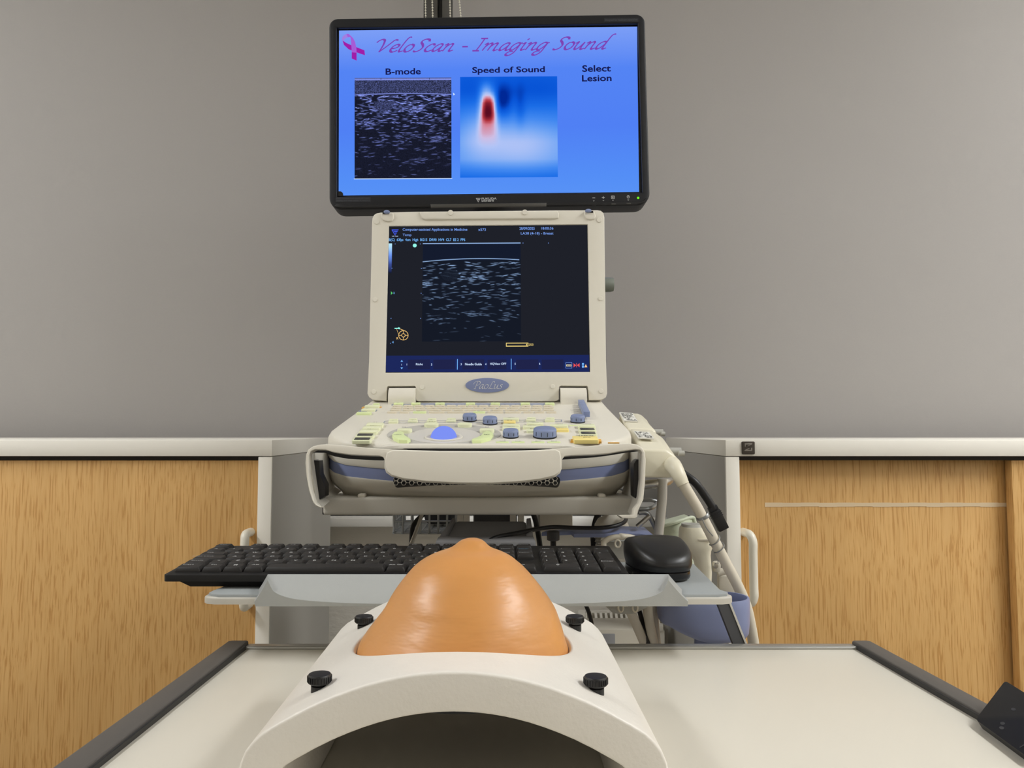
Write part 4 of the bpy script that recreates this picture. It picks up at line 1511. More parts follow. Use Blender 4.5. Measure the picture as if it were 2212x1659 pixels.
# side arms running back to the platform
for pts, x in (([(664, 980), (664, 1000), (676, 1085), (692, 1094)], -1), ([(1392, 980), (1392, 1040), (1388, 1078), (1374, 1118)], 1)):
    b = new()
    q = [U(px, py, YH + .012) for px, py in pts]
    m_ = [p + Vector((0, .09, 0)) for p in q]
    lp0 = q + [p + Vector((-x * .004, 0, 0)) for p in q[::-1]]
    lp1 = [p + Vector((0, .095, .010)) for p in lp0]
    obj('side_arm', loft([lp0, lp1]), m_cartgrey, cart)
PD = .868
DF = frame(U(1040, 1000, PD), (1, 0, 0), (0, 0, 1))
df = lambda px, py: hit(px, py, DF)
obj('side_pad', plate([df(*p) for p in [(665.6, 989), (674, 985), (677, 992), (680, 995.5), (689, 995.5), (691, 1025), (702, 1048), (702, 1072), (679.5, 1086), (671, 1059), (665.6, 1021)]], .02, bev=.001), m_black, cart, DF)
obj('side_pad', plate([df(*p) for p in [(1369, 1002), (1374, 994.5), (1380, 992), (1382, 983), (1388, 985), (1388, 1044), (1382, 1085), (1369, 1072.5), (1368, 1040)]], .02, bev=.001), m_black, cart, DF)
obj('gap_shade', plate([df(*p) for p in [(676, 966), (760, 970), (835, 975), (835, 990), (829, 994.5), (811, 994), (754, 991), (725, 986), (703, 978), (676, 977.5)]], .006, bev=.0006), m_black, cart, DF @ T(0, 0, .004))  # black plates painting the shade in the gaps behind the handle
obj('gap_shade', plate([df(*p) for p in [(1208, 975), (1300, 968), (1377, 963), (1377, 975), (1347, 978.5), (1320, 983), (1287, 987.5), (1240, 991), (1214, 992.6), (1208, 992)]], .006, bev=.0006), m_black, cart, DF @ T(0, 0, .004))
obj('gap_shade', plate([df(*p) for p in [(872, 968.5), (1192, 968.5), (1172, 973.6), (1060, 975.5), (890, 974)]], .004, bev=.0004), m_black, cart, DF @ T(0, 0, .006))
# column and lower carriage
zc = ZPB
cx0, cx1 = U(1003, 1140, 1.06).x, U(1136, 1140, 1.06).x
obj('column', box(cx0 + .012, cx1 - .012, 1.065, 1.16, .16, zc, .006), m_dark, cart)
obj('column_head', box(cx0 - .004, cx1 + .006, 1.045, 1.18, zc - .012, zc + .002, .003), m_cartgrey, cart)
for px in (995, 1008, 1108, 1125):
    p0 = U(px, 1120, 1.04)
    obj('guide_post', box(p0.x - .004, p0.x + .004, 1.03, 1.045, zc - .05, zc + .001, .001), m_cartgrey, cart)
ZT0 = -.1485 + CAM.z
TPF = frame(U(1066, 1170, .93), (1, 0, 0), (0, .72, .69))
tf = lambda px, py: hit(px, py, TPF)
obj('tilt_plate', plate([tf(*p) for p in [(958, 1176), (984, 1127), (990, 1125), (1130, 1125), (1136, 1128), (1146, 1176)]], .010, bev=.002), m_tilt, cart, TPF)
obj('tilt_rib', plate([tf(*p) for p in [(946, 1172), (978, 1126), (984, 1126), (962, 1172)]], .012, z=.008, bev=.002), m_tilt, cart, TPF)
obj('tilt_rib', plate([tf(*p) for p in [(1136, 1166), (1137, 1128), (1146, 1126), (1152, 1168)]], .012, z=.008, bev=.002), m_tilt, cart, TPF)
p0, p1 = U(940, 1172, .875), U(1158, 1166, .875)
obj('tray_bracket', box(p0.x, p1.x, .8755, .915, ZT0 - .003, p0.z + .002, .003), m_tilt, cart)

# keyboard tray: flat shelf with a scooped lip along the front
ZT = -.1485 + CAM.z
tz = ZT
TRAY = frame((0, 0, tz), (1, 0, 0), (0, 1, 0))
th_ = lambda px, py: hit(px, py, TRAY)
f0, f1 = th_(446, 1278), th_(1588, 1284)
yf = min(f0.y, f1.y)
bk0, bk1 = -.245, U(1496, 1220, .88).x
yb_ = .882
shape = [Vector(p) for p in ((f0.x + .004, yf + .003), (f0.x + .012, yf), (f1.x - .012, yf), (f1.x - .003, yf + .003), (f1.x, yf + .010), (f1.x - .004, yf + .022), (bk1 + .002, yb_ - .012), (bk1 - .010, yb_), (bk0 + .012, yb_), (bk0, yb_ - .012), (f0.x, yf + .016), (f0.x, yf + .008))]
obj('keyboard_tray', plate(shape, .0065, z=-.0025, bev=.0020, seg=3), m_cartgrey, cart, TRAY)
cen = Vector((.0, .78))
obj('tray_mat', plate([p + (cen - p).normalized() * .0035 for p in shape], .0035, z=0, bev=.001), m_mat, cart, TRAY)
# lip
yfl = yf - .006
ybl = yfl + .028
ztip = U(585, 1240.5, ybl).z - tz
zpl = -.0050
sag_t = [(0, 0), (.012, .22), (.03, .47), (.07, .64), (.13, .77), (.23, .86), (.43, .95), (1, 1)]


def sag_of(e):
    for (ea, va), (eb, vb) in zip(sag_t, sag_t[1:]):
        if e <= eb:
            return va + (vb - va) * (e - ea) / (eb - ea)
    return 1.0


pxs = [558, 566, 573, 579, 585, 588, 592, 597, 603, 611, 621, 634, 650, 672, 700, 740, 800, 880, 960, 1012, 1064, 1144, 1224, 1284, 1324, 1352, 1374, 1390, 1403, 1413, 1421, 1427, 1432, 1436, 1439, 1448, 1458, 1468, 1480]
xat = lambda px, Y: (px - VX) / F * Y
secs = []
for px in pxs:
    lo_, hi_ = 585, 1439
    ramp = min(1, (px - 558) / 27, (1480 - px) / 41)
    ramp = ramp ** 1.15
    z_tip = zpl + (ztip - zpl) * ramp
    if lo_ <= px <= hi_:
        e = min(px - lo_, hi_ - px) / 427
        zf = ztip - (ztip + .0078) * sag_of(e)
    else:
        zf = z_tip
    sec = []
    for f in (0, .12, .3, .5, .7, .88, 1):
        Y = yfl + (ybl - yfl) * f
        g_ = f ** .8
        sec.append(Vector((xat(px, Y), Y, zf + (z_tip - zf) * g_)))
    x0_, x1_ = sec[0].x, sec[-1].x
    secs.append([Vector((x0_, yfl + .001, -.0095))] + [Vector((x0_, yfl, zf - .0008))] + sec + [Vector((x1_, ybl + .001, z_tip - .0010)), Vector((x1_, ybl + .001, -.0095))])
obj('tray_lip', loft(secs), m_silver, cart, TRAY, ang=32)
# knobs and clamps under the tray
for px, py, Y in ((1195, 1300, .78), (1195, 1152, .96)):
    q = U(px, py, Y)
    t_ = obj('clamp_knob', lathe([(.006, -.009), (.0078, -.008), (.0078, .002), (.006, .003)], 20), m_steel if py > 1200 else m_dark, cart, T(q.x, q.y, q.z))
    obj('clamp_rod', cyl(.0036, -.12, -.0085, 14), m_black, t_, T(q.x, q.y, q.z))
# blue side shelf
SH = frame(U(1300, 1152, .97), (1, 0, 0), (0, 1, .12))
shf = lambda px, py: hit(px, py, SH)
obj('side_shelf', plate([shf(*p) for p in [(1170, 1149.5), (1234, 1147), (1240, 1152.5), (1380, 1152.5), (1415, 1158), (1392, 1138), (1340, 1136), (1250, 1141), (1180, 1145)]], .005, bev=.0012), m_basket, cart, SH)
q0, q1 = U(1165, 1113, 1.10), U(1237, 1150, 1.10)
obj('power_box', box(q0.x, q1.x, 1.10, 1.20, q1.z, q0.z + .03, .002), m_lower, cart)
# probe holders (two cream brackets with eyelets)
def holder(px0, px1, py0, py1, Y):
    a, c_ = U(px0, py0, Y), U(px1, py1, Y)
    h = a.z - c_.z
    b = tube([(a.x, Y, c_.z), (a.x + .001, Y, a.z - h * .45), (a.x + .010, Y, a.z - h * .08), (a.x + .024, Y, a.z), (c_.x - .018, Y, a.z + .001), (c_.x, Y + .004, a.z - h * .25), (c_.x + .010, Y + .01, c_.z - .006)], .0035, 10)
    o = obj('probe_holder', b, m_cable, cart)
    obj('holder_cup', loft([[Vector((a.x + .004 + u, Y + .004 + v, z)) for u, v in ((0, 0), (c_.x - a.x - .006, 0), (c_.x - a.x - .008, .03), (.002, .03))] for z in (a.z - .006, c_.z - .014)]), m_probegrey, o)
    for f in (.42, .82):
        x = a.x + (c_.x - a.x) * f
        obj('eyelet', tube([(x + .0032 * math.cos(t), Y - .003, a.z - h * .62 + .0042 * math.sin(t)) for t in [2 * PI * k / 12 for k in range(13)]], .0012, 8, smooth=False), m_cable, o)


holder(1304, 1374, 1160, 1182, .93)
b = new()
a, c_ = U(1306, 1293, .82), U(1392, 1318, .82)
hold2 = obj('probe_holder', loft([[Vector((x, y, z)) for x, y in rrect(a.x, .80, c_.x, .84, .008)] for z in (a.z + .012, c_.z + .006)] + [[Vector((x, y, z)) for x, y in rrect(a.x + .006, .804, c_.x - .010, .836, .008)] for z in (c_.z,)]), m_probegrey, cart)
for f in (.32, .67):
    x = a.x + (c_.x - a.x) * f
    obj('eyelet', tube([(x + .0026 * math.cos(t), .797, a.z - .0045 + .004 * math.sin(t)) for t in [2 * PI * k / 12 for k in range(13)]], .001, 8, smooth=False), m_cable, hold2)
# right hand bracket with screw
a, c_ = U(1539, 1212, .93), U(1556, 1236, .93)
br = obj('cable_bracket', box(a.x, c_.x, .925, .935, c_.z, a.z, .003), m_lower, cart)
obj('bracket_arm', tube([U(1550, 1238, .93), U(1578, 1230, .93)], .0045, 10, smooth=False), m_lower, br)
q = U(1546, 1222, .924)
obj('screw_head', lathe([(.0035, 0), (.003, .0016), (0, .002)], 16), m_steel, br, T(*q) @ R(PI / 2, 'X'))
a, c_ = U(1550, 1242, .945), U(1592, 1296, .945)
obj('bracket_panel', box(a.x, c_.x, .94, .95, c_.z, a.z, .002), m_lower, br)

# blue holder cup at the right
q = U(1524, 1331, .84)
cup_o = []
for k, (z, s) in enumerate(((-.0250, .80), (-.0235, .90), (-.019, .965), (-.008, .99), (.010, 1.0), (.016, 1.0), (.0190, .985), (.0190, .95), (.016, .93), (-.010, .90), (-.018, .82))):
    lp = []
    for i in range(48):
        a = 2 * PI * i / 48
        x, y = .050 * math.cos(a), .031 * math.sin(a)
        x = math.copysign(abs(x / .05) ** .72 * .05, x)
        lp.append(Vector((q.x + x * s, .85 + y * s, q.z + z + (.014 * (min(1, max(0, -x / .05 + .1)) ** 1.6) * min(1, max(0, .010 - z) / .03)))))
    cup_o.append(lp)
obj('holder_basket', loft(cup_o), m_basket, cart, ang=60)
a = U(1552, 1384, .85)
obj('basket_stem', cyl(.016, a.z - .12, a.z + .012, 24), m_blue, cart, T(a.x - .01, .85, 0))
# slanted strut below the tray
sa, sb_ = U(1558, 1298, .775), U(1595, 1392, .76)
sd = sb_ - sa
b = loft([[p + Vector((u, v, 0)) for u, v in ((-.0055, -.004), (.0055, -.004), (.0055, .004), (-.0055, .004))] for p in (sa - sd * .03, sa + sd * 1.1)])
st_ = obj('tray_strut', b, m_dark, cart)
b = loft([[p + Vector((u, v, 0)) for u, v in ((.0058, -.005), (.0078, -.005), (.0078, .004), (.0058, .004))] for p in (sa - sd * .03, sa + sd * 1.1)])
obj('strut_edge', b, m_cartgrey, st_)
# rails and tubes at the right side
obj('side_rail', tube([U(1385, 1048, .99), U(1432, 1042, .99), U(1446, 1036, 1.02), U(1446, 1024, 1.07)], .0058, 14), m_steel, cart)
obj('tube_post', tube([U(1431, 1034, .985), U(1430, 1080, .985), U(1424, 1140, .985), U(1417, 1200, .985), U(1400, 1300, .985), U(1395, 1420, .985)], .0062, 14), m_cartgrey, cart)
obj('rod_loop', tube([U(1384, 1080, 1.02), U(1406, 1080, 1.02), U(1420, 1085, 1.02), U(1413, 1094, 1.0), U(1400, 1099, .99), U(1380, 1099, .99)], .0027, 10), m_wire, cart)
obj('rod_loop', tube([U(1380, 1108, .99), U(1392, 1107, .99), U(1402, 1113, .99), U(1412, 1132, .99), U(1420, 1150, .99), U(1422, 1170, .99)], .0032, 10), m_wire, cart)
obj('rod_loop', tube([U(1404, 1114, .98), U(1376, 1138, .98)], .003, 10, smooth=False), m_steel, cart)
for pts in ([(1350, 1298, .80), (1366, 1330, .83), (1392, 1390, .86), (1410, 1440, .88)], [(1398, 1296, .83), (1402, 1340, .84), (1412, 1392, .86), (1418, 1440, .87)], [(1412, 1296, .86), (1413, 1340, .87), (1418, 1392, .88), (1424, 1440, .89)]):
    obj('cable', tube([U(*p) for p in pts], .0052, 12), m_lower, cart)
# monitor post and arm behind the lid
mz = U(1055, 240, YM).z
obj('monitor_post', box(-.045, .012, 1.462, 1.502, .11, mz + .03, .004), m_dark, cart)
obj('post_foot', box(-.06, .03, 1.16, 1.505, .09, .118, .004), m_dark, cart)
obj('monitor_arm', box(-.06, .027, YM + .0755, 1.464, mz - .03, mz + .03, .004), m_dark, cart)
kq0, kq1 = U(1296, 615, 1.20), U(1318, 615, 1.20)
kr = .0115
kn = obj('tilt_knob', lathe([(kr * .6, 0), (kr * .92, .004), (kr, .010), (kr, .026), (kr * .9, .031), (0, .0325)], 28), m_olive, cart, T(kq1.x - .026, 1.20, kq1.z) @ R(PI / 2, 'Y'))
obj('knob_arm', tube([(-.02, 1.22, kq1.z), (kq1.x - .02, 1.20, kq1.z)], .006, 12, smooth=False), m_dark, cart)
q0, q1 = U(1262, 1359, 1.13), U(1388, 1450, 1.13)
bc = obj('base_cover', box(q0.x, q1.x, 1.13, 1.20, .12, q0.z, .004), m_lower, cart)
q0, q1 = U(1284, 1369, 1.13), U(1329, 1450, 1.13)
obj('dark_panel', box(q0.x, q1.x, 1.128, 1.132, q1.z - .1, q0.z, .0008), m_tilt, bc)
# base and castors
obj('base_column', box(-.075, .045, 1.05, 1.17, .09, .2, .01), m_cartgrey, cart)
obj('base', box(-.25, .22, .86, 1.27, .085, .125, .02), m_cartgrey, cart)
for x in (-.22, .19):
    for y in (.90, 1.23):
        c_ = obj('castor', lathe([(.02, -.012), (.036, -.010), (.038, 0), (.036, .010), (.02, .012)], 24), m_black, cart, T(x, y, .038) @ R(PI / 2, 'Y'))
        obj('castor_fork', box(x - .018, x + .018, y - .015, y + .015, .05, .088, .004), m_dark, c_)

# ------------------------------------------------------------------ loose things on the trolley
# wire basket hanging at the back
wbk = thing('wire_basket', 'grey wire basket with a black bag, hanging under the machine', 'basket', U(910, 1150, 1.21))
b = new()
A, Bq = U(851, 1151, 1.20), U(985, 1151, 1.20)
z0, z1 = A.z, A.z + .055
x0, x1, y0, y1 = A.x, Bq.x, 1.20, 1.34
rw = .0017
for i in range(8):
    x = x0 + (x1 - x0) * i / 7
    add(b, tube([(x, y0, z1), (x, y0, z0 + .006), (x, y0 + .006, z0), (x, y1 - .006, z0), (x, y1, z0 + .006), (x, y1, z1)], rw, 6, 3))
for k in range(9):
    y = y0 + (y1 - y0) * k / 8
    add(b, tube([(x0, y, z1), (x0, y, z0 + .006), (x0 + .006, y, z0), (x1 - .006, y, z0), (x1, y, z0 + .006), (x1, y, z1)], rw, 6, 3))
for z in (z0 + .018, z0 + .036, z1):
    add(b, tube([(x0, y0, z), (x1, y0, z), (x1, y1, z), (x0, y1, z), (x0, y0, z)], rw, 6, smooth=False))
obj('wire_frame', b, m_wire, wbk)
bag = tag(obj('black_bag', box(x0 + .04, x1 - .006, y0 + .06, y1 - .01, z0 + .004, z0 + .06, .012, 3), m_black), 'black bag lying in the grey wire basket under the machine', 'bag')
# cables
def cord(label, pts, r, m_=None, parent=None, cat='cable', name='black_cable'):
    o = obj(name, tube([U(*p) for p in pts], r, 10), m_ or m_black, parent)
    if parent is None:
        tag(o, label, cat)
    return o


cord('black cable arching over the blue side shelf to the keyboard', [(1040, 1180, .885), (1054, 1170, .89), (1075, 1160, .90), (1115, 1152, .92), (1160, 1143, .94), (1195, 1138.5, .955), (1240, 1140, .96), (1290, 1140.5, .962), (1325, 1137, .968), (1345, 1130, .98), (1352, 1122, 1.0), (1350, 1108, 1.02)], .0026)
cord('black cable hanging behind the keyboard, beside the thin silver rod', [(930, 1100, 1.06), (914, 1112, 1.05), (900, 1125, 1.04), (891, 1142, 1.03), (888, 1176, 1.02), (886, 1230, 1.01), (890, 1330, 1.0), (900, 1480, 1.0)], .0032)
cord('thin silver rod slanting down behind the keyboard', [(914, 1104, 1.03), (902, 1140, 1.02), (888, 1176, 1.01), (872, 1220, 1.0)], .0026, m_steel, name='silver_rod', cat='rod')
cord('black cable dropping right of the grey column', [(1150, 1104, 1.05), (1158, 1130, 1.05), (1166, 1176, 1.04), (1175, 1260, 1.02), (1180, 1420, 1.0)], .0036)
cord('black strap hanging left of the rounded cream cap', [(1294, 1106, 1.08), (1286, 1130, 1.08), (1282, 1160, 1.07), (1283, 1180, 1.06), (1284, 1280, 1.04)], .0045)
cord('thin black cable curving down under the tray', [(1253, 1282, .90), (1262, 1300, .90), (1273, 1326, .90), (1280, 1358, .905), (1288, 1420, .91)], .0024)
cord('straight black cable between the cream tubes below the tray', [(1370, 1290, .845), (1377, 1306, .845), (1388, 1345, .85), (1400, 1392, .855), (1412, 1440, .86)], .0026)
# silver foil sleeve, cream cap
o = obj('foil_sleeve', tube([U(1294, 1158, 1.05), U(1296, 1176, 1.05), U(1298, 1200, 1.05), U(1300, 1300, 1.05)], lambda t: .0055 + .0015 * math.sin(t * 40), 10, 8), m_steel)
tag(o, 'crinkled silver foil sleeve beside the black strap', 'cable sleeve')
q = U(1321, 1138, 1.04)
o = obj('cream_cap', lathe([(.0, .020), (.008, .019), (.018, .013), (.0225, .004), (.0235, -.004), (.021, -.008)], 28), m_lower, None, T(q.x, q.y, q.z) @ Matrix.Diagonal((1, 1, .85, 1)))
tag(o, 'rounded cream cap on the far side of the blue shelf', 'cap')
# black cable with plug hanging at the right
bp = thing('cable_plug', 'short black cable ending in a rectangular black plug beside the right cabinet', 'plug', U(1550, 1120, .96))
obj('cable', tube([U(1462, 1012, .97), U(1480, 1026, .965), U(1503, 1044, .96), U(1524, 1072, .96), U(1542, 1100, .96)], .0050, 14), m_black, bp)
pq0, pq1 = U(1540, 1098, .96), U(1563, 1144, .96)
ax = (pq1 - pq0).normalized()
PLG = frame(pq0, Vector((ax.z, 0, -ax.x)).normalized() * -1, ax)
obj('plug_body', box(-.0066, .0066, .003, (pq1 - pq0).length, -.005, .005, .0012), m_black, bp, PLG)
obj('plug_neck', box(-.0058, .0058, -.003, .0035, -.0045, .0045, .0012), m_bezel, bp, PLG)
for y in (.006, .0085, .011):
    obj('plug_rib', box(-.0070, .0070, y - .0006, y + .0006, -.0054, .0054, .0003), m_bezel, bp, PLG)
# transducer standing behind the tray
tr = thing('ultrasound_transducer', 'cream handheld ultrasound transducer standing upright behind the mouse', 'transducer', U(1500, 1236, .92))
YT = .925


def oval(cx, cy, cz, rx, ry, n=32, p=.8):
    return [Vector((cx + math.copysign(abs(math.cos(2 * PI * i / n)) ** p, math.cos(2 * PI * i / n)) * rx, cy + math.copysign(abs(math.sin(2 * PI * i / n)) ** p, math.sin(2 * PI * i / n)) * ry, cz)) for i in range(n)]


tl = []
for py, xa, xb, d in ((1300, 1508, 1536, .010), (1236, 1506, 1538, .011), (1215, 1502, 1536, .012), (1200, 1494, 1535, .013), (1190, 1484, 1536, .0145), (1182, 1474, 1539, .016), (1172, 1470, 1540, .017), (1158, 1469, 1535, .017), (1148, 1470, 1524, .0165), (1142, 1471, 1520, .016), (1138, 1473, 1518, .0155)):
    a, c_ = U(xa, py, YT), U(xb, py, YT)
    tl.append(oval((a.x + c_.x) / 2, YT + .004, a.z, (c_.x - a.x) / 2, d, p=.72))
obj('body', loft(tl), m_probe, tr, ang=60)
lp = [p + Vector((0, 0, .0022)) for p in tl[-1]]
cxm = sum((p.x for p in lp)) / len(lp)
obj('lens', loft([[Vector((cxm + (p.x - cxm) * .94, YT + .004 + (p.y - YT - .004) * .9, p.z - .003)) for p in lp], [Vector((cxm + (p.x - cxm) * .9, YT + .004 + (p.y - YT - .004) * .8, p.z + .001)) for p in lp]]), m_probegrey, tr)
q = U(1522, 1166, YT - .012)
obj('orientation_ridge', box(q.x - .008, q.x + .008, YT - .0145, YT - .006, q.z - .0008, q.z + .0012, .0006), m_cable, tr)
# thin grey wire wound round the big cable
b = new()
ax = (U(1540, 1162, .888) - U(1482, 1056, .884)).normalized()
e1 = ax.cross(Vector((0, 1, 0))).normalized()
e2 = ax.cross(e1)
for (px, py, n, drift) in ((1516, 1112, 4, .0010), (1541, 1163, 1.5, .010)):
    q = U(px, py, .887)
    m_n = int(16 * n)
    add(b, tube([q + (e1 * math.cos(t) + e2 * math.sin(t)) * .0071 + ax * (drift * t / (2 * PI) + .0012 * math.sin(t * 1.0 + k * .02)) for k, t in enumerate([2 * PI * i / 16 for i in range(m_n + 1)])], .0007, 6, 2))
add(b, tube([U(1517, 1120, .8785), U(1522, 1133, .877), U(1530, 1146, .877), U(1540, 1158, .8785)], .0007, 6))
add(b, tube([U(1552, 1190, .90), U(1551, 1205, .91), U(1551, 1218, .918)], .0006, 6))
tag(obj('tie_wire', b, m_wire), 'thin grey wire wound round the thick cream cable', 'wire')
# pale green pouch
YG = 1.12
gl = []
for k, (py0, py1) in enumerate(((1138, 1119), (1150, 1135), (1168, 1158), (1190, 1184), (1230, 1230), (1330, 1330))):
    row = []
    for i in range(12):
        t = i / 11
        px = 1427 + (1496 + k * 3 - 1427) * t
        py = py0 + (py1 - py0) * t
        row.append(U(px, py, YG + .004 * math.sin(5 * t + k) - .012 * math.sin(PI * t)))
    gl.append(row)
lps = [r_ + [p + Vector((0, .05, 0)) for p in r_[::-1]] for r_ in gl]
pc = obj('pouch', loft(lps[::-1]), m_green, None, ang=70)
tag(pc, 'pale green wrinkled plastic pouch behind the transducer', 'pouch')
obj('rim', tube([U(1428, 1137, YG - .004), U(1460, 1128, YG - .012), U(1494, 1118, YG - .004), U(1500, 1126, YG - .002), U(1504, 1140, YG)], .0028, 8), m_green, pc)
obj('opening_edge', tube([U(1428, 1134, YG + .03), U(1460, 1124, YG + .03), U(1490, 1116, YG + .03)], .0022, 8), m_dark, pc)
# carton on the sill with a navy stripe
q0, q1 = U(1390, 1050, 1.815), U(1445, 1119, 1.815)
zs = SILL
ctn = thing('paper_carton', 'white carton with a navy stripe standing on the window sill', 'carton', ((q0.x + q1.x) / 2, 1.83, zs))
obj('carton_body', box(q0.x - .06, q1.x, 1.812, 1.838, zs, zs + .036, .001), m_paper, ctn)
obj('carton_lid', box(q0.x - .06, q1.x - .001, 1.8135, 1.838, zs + .040, q0.z, .001), m_frame, ctn)
obj('stripe', box(q0.x - .06, q1.x, 1.8116, 1.8385, zs + .036, zs + .040), m_stripe, ctn)
# radiator under the sill
rad = thing('radiator', 'white radiator with a slotted top grille on the wall below the sill', 'radiator', U(1350, 1420, 1.80))
YR = 1.68
q0, q1 = U(1268, 1312, YR), U(1452, 1346, YR)
RX0, RX1 = q0.x, .36
zt_ = U(1300, 1361, YR).z
obj('radiator_body', box(RX0, RX1, YR + .002, YW - .01, .12, zt_, .004), m_cab, rad)
obj('front_rail', box(RX0 + .004, RX1 - .004, YR - .002, YR + .012, zt_ - .003, U(1300, 1350, YR).z, .002), m_cab, rad)
GR = frame((RX0, YR + .008, U(1300, 1350, YR).z - .001), (1, 0, 0), (0, .75, .66))
b = new()
n = 15
gw = RX1 - RX0
hh_ = .030
add(b, box(0, gw, 0, .003, -.006, 0))
add(b, box(0, gw, hh_, hh_ + .004, -.006, 0))
for i in range(n + 1):
    x = gw * i / n
    add(b, box(max(0, x - .0026), min(gw, x + .0026), 0, hh_ + .004, -.006, 0))
obj('grille', b, m_cab, rad, GR)
obj('grille_back', box(0, gw, -.002, hh_ + .004, -.02, -.010), m_lower, rad, GR)
obj('wall_foot', box(RX0 + .03, RX0 + .06, YR + .03, YW - .02, 0, .125, .002), m_cab, rad)
obj('wall_foot', box(RX1 - .06, RX1 - .03, YR + .03, YW - .02, 0, .125, .002), m_cab, rad)

# ------------------------------------------------------------------ keyboard
KF0, KF1 = U(352, 1243.5, .7305), U(1361, 1241.5, .7305)
zkf = (KF0.z + KF1.z) / 2
zkb = U(880, 1179, .868).z
KW = KF1.x - KF0.x
KB = frame((KF0.x, .7305, zkf), (1, 0, 0), (0, .868 - .7305, zkb - zkf))
KL = math.hypot(.868 - .7305, zkb - zkf)
kb = thing('keyboard', 'black full-size computer keyboard lying on the grey trolley tray', 'keyboard', (KF0.x + KW / 2, .80, ZT))
obj('case_top', plate(rrect(0, 0, KW, KL, .004), .0060, bev=.0012), m_keyb, kb, KB)
low_ = [(.010, .006), (KW - .010, .006), (KW - .010, KL - .006), (.010, KL - .006)]
inn = [(.022, .010), (KW - .022, .010), (KW - .022, KL - .01), (.022, KL - .010)]
dloc = lambda x, y, s: Vector((x, y, s))
hz0 = (ZT + .0008 - zkf)
b = loft([[KB @ Vector((x, y, -.0058)) for x, y in low_], [Vector(((KB @ Vector((x, y, 0))).x, (KB @ Vector((x, y, 0))).y, ZT + .0006)) for x, y in inn]])
obj('case_bottom', b, m_keyb, kb)
_km = {}


def keymesh(wu, hu):
    if (wu, hu) in _km:
        return _km[(wu, hu)]
    p_ = .0190
    w, d = wu * p_ - .0016, hu * p_ - .0016
    h = .0052
    b0 = [Vector((x, y, -.0005)) for x, y in rrect(-w / 2, -d / 2, w / 2, d / 2, .0012, 2)]
    b1 = [Vector((x, y, h * .35)) for x, y in rrect(-w / 2, -d / 2, w / 2, d / 2, .0012, 2)]
    ti = .0014
    b2 = [Vector((x, y, h - .0006)) for x, y in rrect(-w / 2 + ti, -d / 2 + ti * .7, w / 2 - ti, d / 2 - ti * 1.2, .0014, 2)]
    b3 = [Vector((x, y, h)) for x, y in rrect(-w / 2 + ti + .0006, -d / 2 + ti * .7 + .0006, w / 2 - ti - .0006, d / 2 - ti * 1.2 - .0006, .0012, 2)]
    b_ = loft([b0, b1, b2, b3])
    bmesh.ops.recalc_face_normals(b_, faces=b_.faces)
    me = bpy.data.meshes.new('keycap')
    b_.to_mesh(me)
    b_.free()
    finish(me, 30)
    me.materials.append(m_key)
    _km[(wu, hu)] = me
    return me


KX = (KW - 22.5 * .0190) / 2
P1 = .0190
rowy = {6: .0105 + .0095, 5: .0105 + .0285, 4: .0105 + .0475, 3: .0105 + .0665, 2: .0105 + .0855, 1: .0105 + .1085}
keys = []   # x units (left), width, row, height, legend


def krow(r, x, items):
    for it in items:
        w, s = (it if isinstance(it, tuple) else (1, it))
        if s is not None:
            keys.append((x, w, r, 1, s))
        x += w


krow(1, 0, ['Esc', None, 'F1', 'F2', 'F3', 'F4', (.5, None), 'F5', 'F6', 'F7', 'F8', (.5, None), 'F9', 'F10', 'F11', 'F12'])
krow(2, 0, ['½', '1', '2', '3', '4', '5', '6', '7', '8', '9', '0', '+', '´', (2, 'Back')])
krow(3, 0, [(1.5, 'Tab'), 'Q', 'W', 'E', 'R', 'T', 'Y', 'U', 'I', 'O', 'P', 'Å', '¨', (1.5, 'Enter')])
krow(4, 0, [(1.75, 'Caps Lock'), 'A', 'S', 'D', 'F', 'G', 'H', 'J', 'K', 'L', 'Ö', 'Ä', "'", (1.25, '')])
krow(5, 0, [(1.25, 'Shift'), '<', 'Z', 'X', 'C', 'V', 'B', 'N', 'M', ',', '.', '-', (2.75, 'Shift')])
krow(6, 0, [(1.35, 'Ctrl'), (1.05, 'Fn'), (1.05, 'WIN'), (1.05, 'Alt'), (6.1, ''), (1.05, 'Alt Gr'), (1.05, 'Fn'), (1.05, 'Menu'), (1.25, 'Ctrl')])
for i, L in enumerate((('Print', 'Insert', 'Delete'), ('Scroll', 'Home', 'End'), ('Pause', 'PgUp', 'PgDn'))):
    for r_, s in zip((1, 2, 3), L):
        keys.append((15.25 + i, 1, r_, 1, s))
keys += [(16.25, 1, 5, 1, '^'), (15.25, 1, 6, 1, '<'), (16.25, 1, 6, 1, 'v'), (17.25, 1, 6, 1, '>')]
nx_ = 18.5
for r_, L in ((2, ('Num', '/', '*', '-')), (3, ('7', '8', '9', None)), (4, ('4', '5', '6', None)), (5, ('1', '2', '3', None))):
    for i, s in enumerate(L):
        if s:
            keys.append((nx_ + i, 1, r_, 1, s))
keys += [(nx_ + 3, 1, 3.5, 2, '+'), (nx_ + 3, 1, 5.5, 2, 'Enter'), (nx_, 2, 6, 1, '0'), (nx_ + 2, 1, 6, 1, ',')]
rowy[3.5] = (rowy[3] + rowy[4]) / 2
rowy[5.5] = (rowy[5] + rowy[6]) / 2
sil = [(860, 1310), (905, 1224), (945, 1182), (990, 1172), (1020, 1160), (1050, 1172), (1095, 1183), (1135, 1230), (1178, 1310)]


def behind_dome(px, py):
    if px < 860 or px > 1178:
        return False
    for (xa, ya), (xb, yb2) in zip(sil, sil[1:]):
        if xa <= px <= xb:
            return py > ya + (yb2 - ya) * (px - xa) / (xb - xa) + 3
    return False


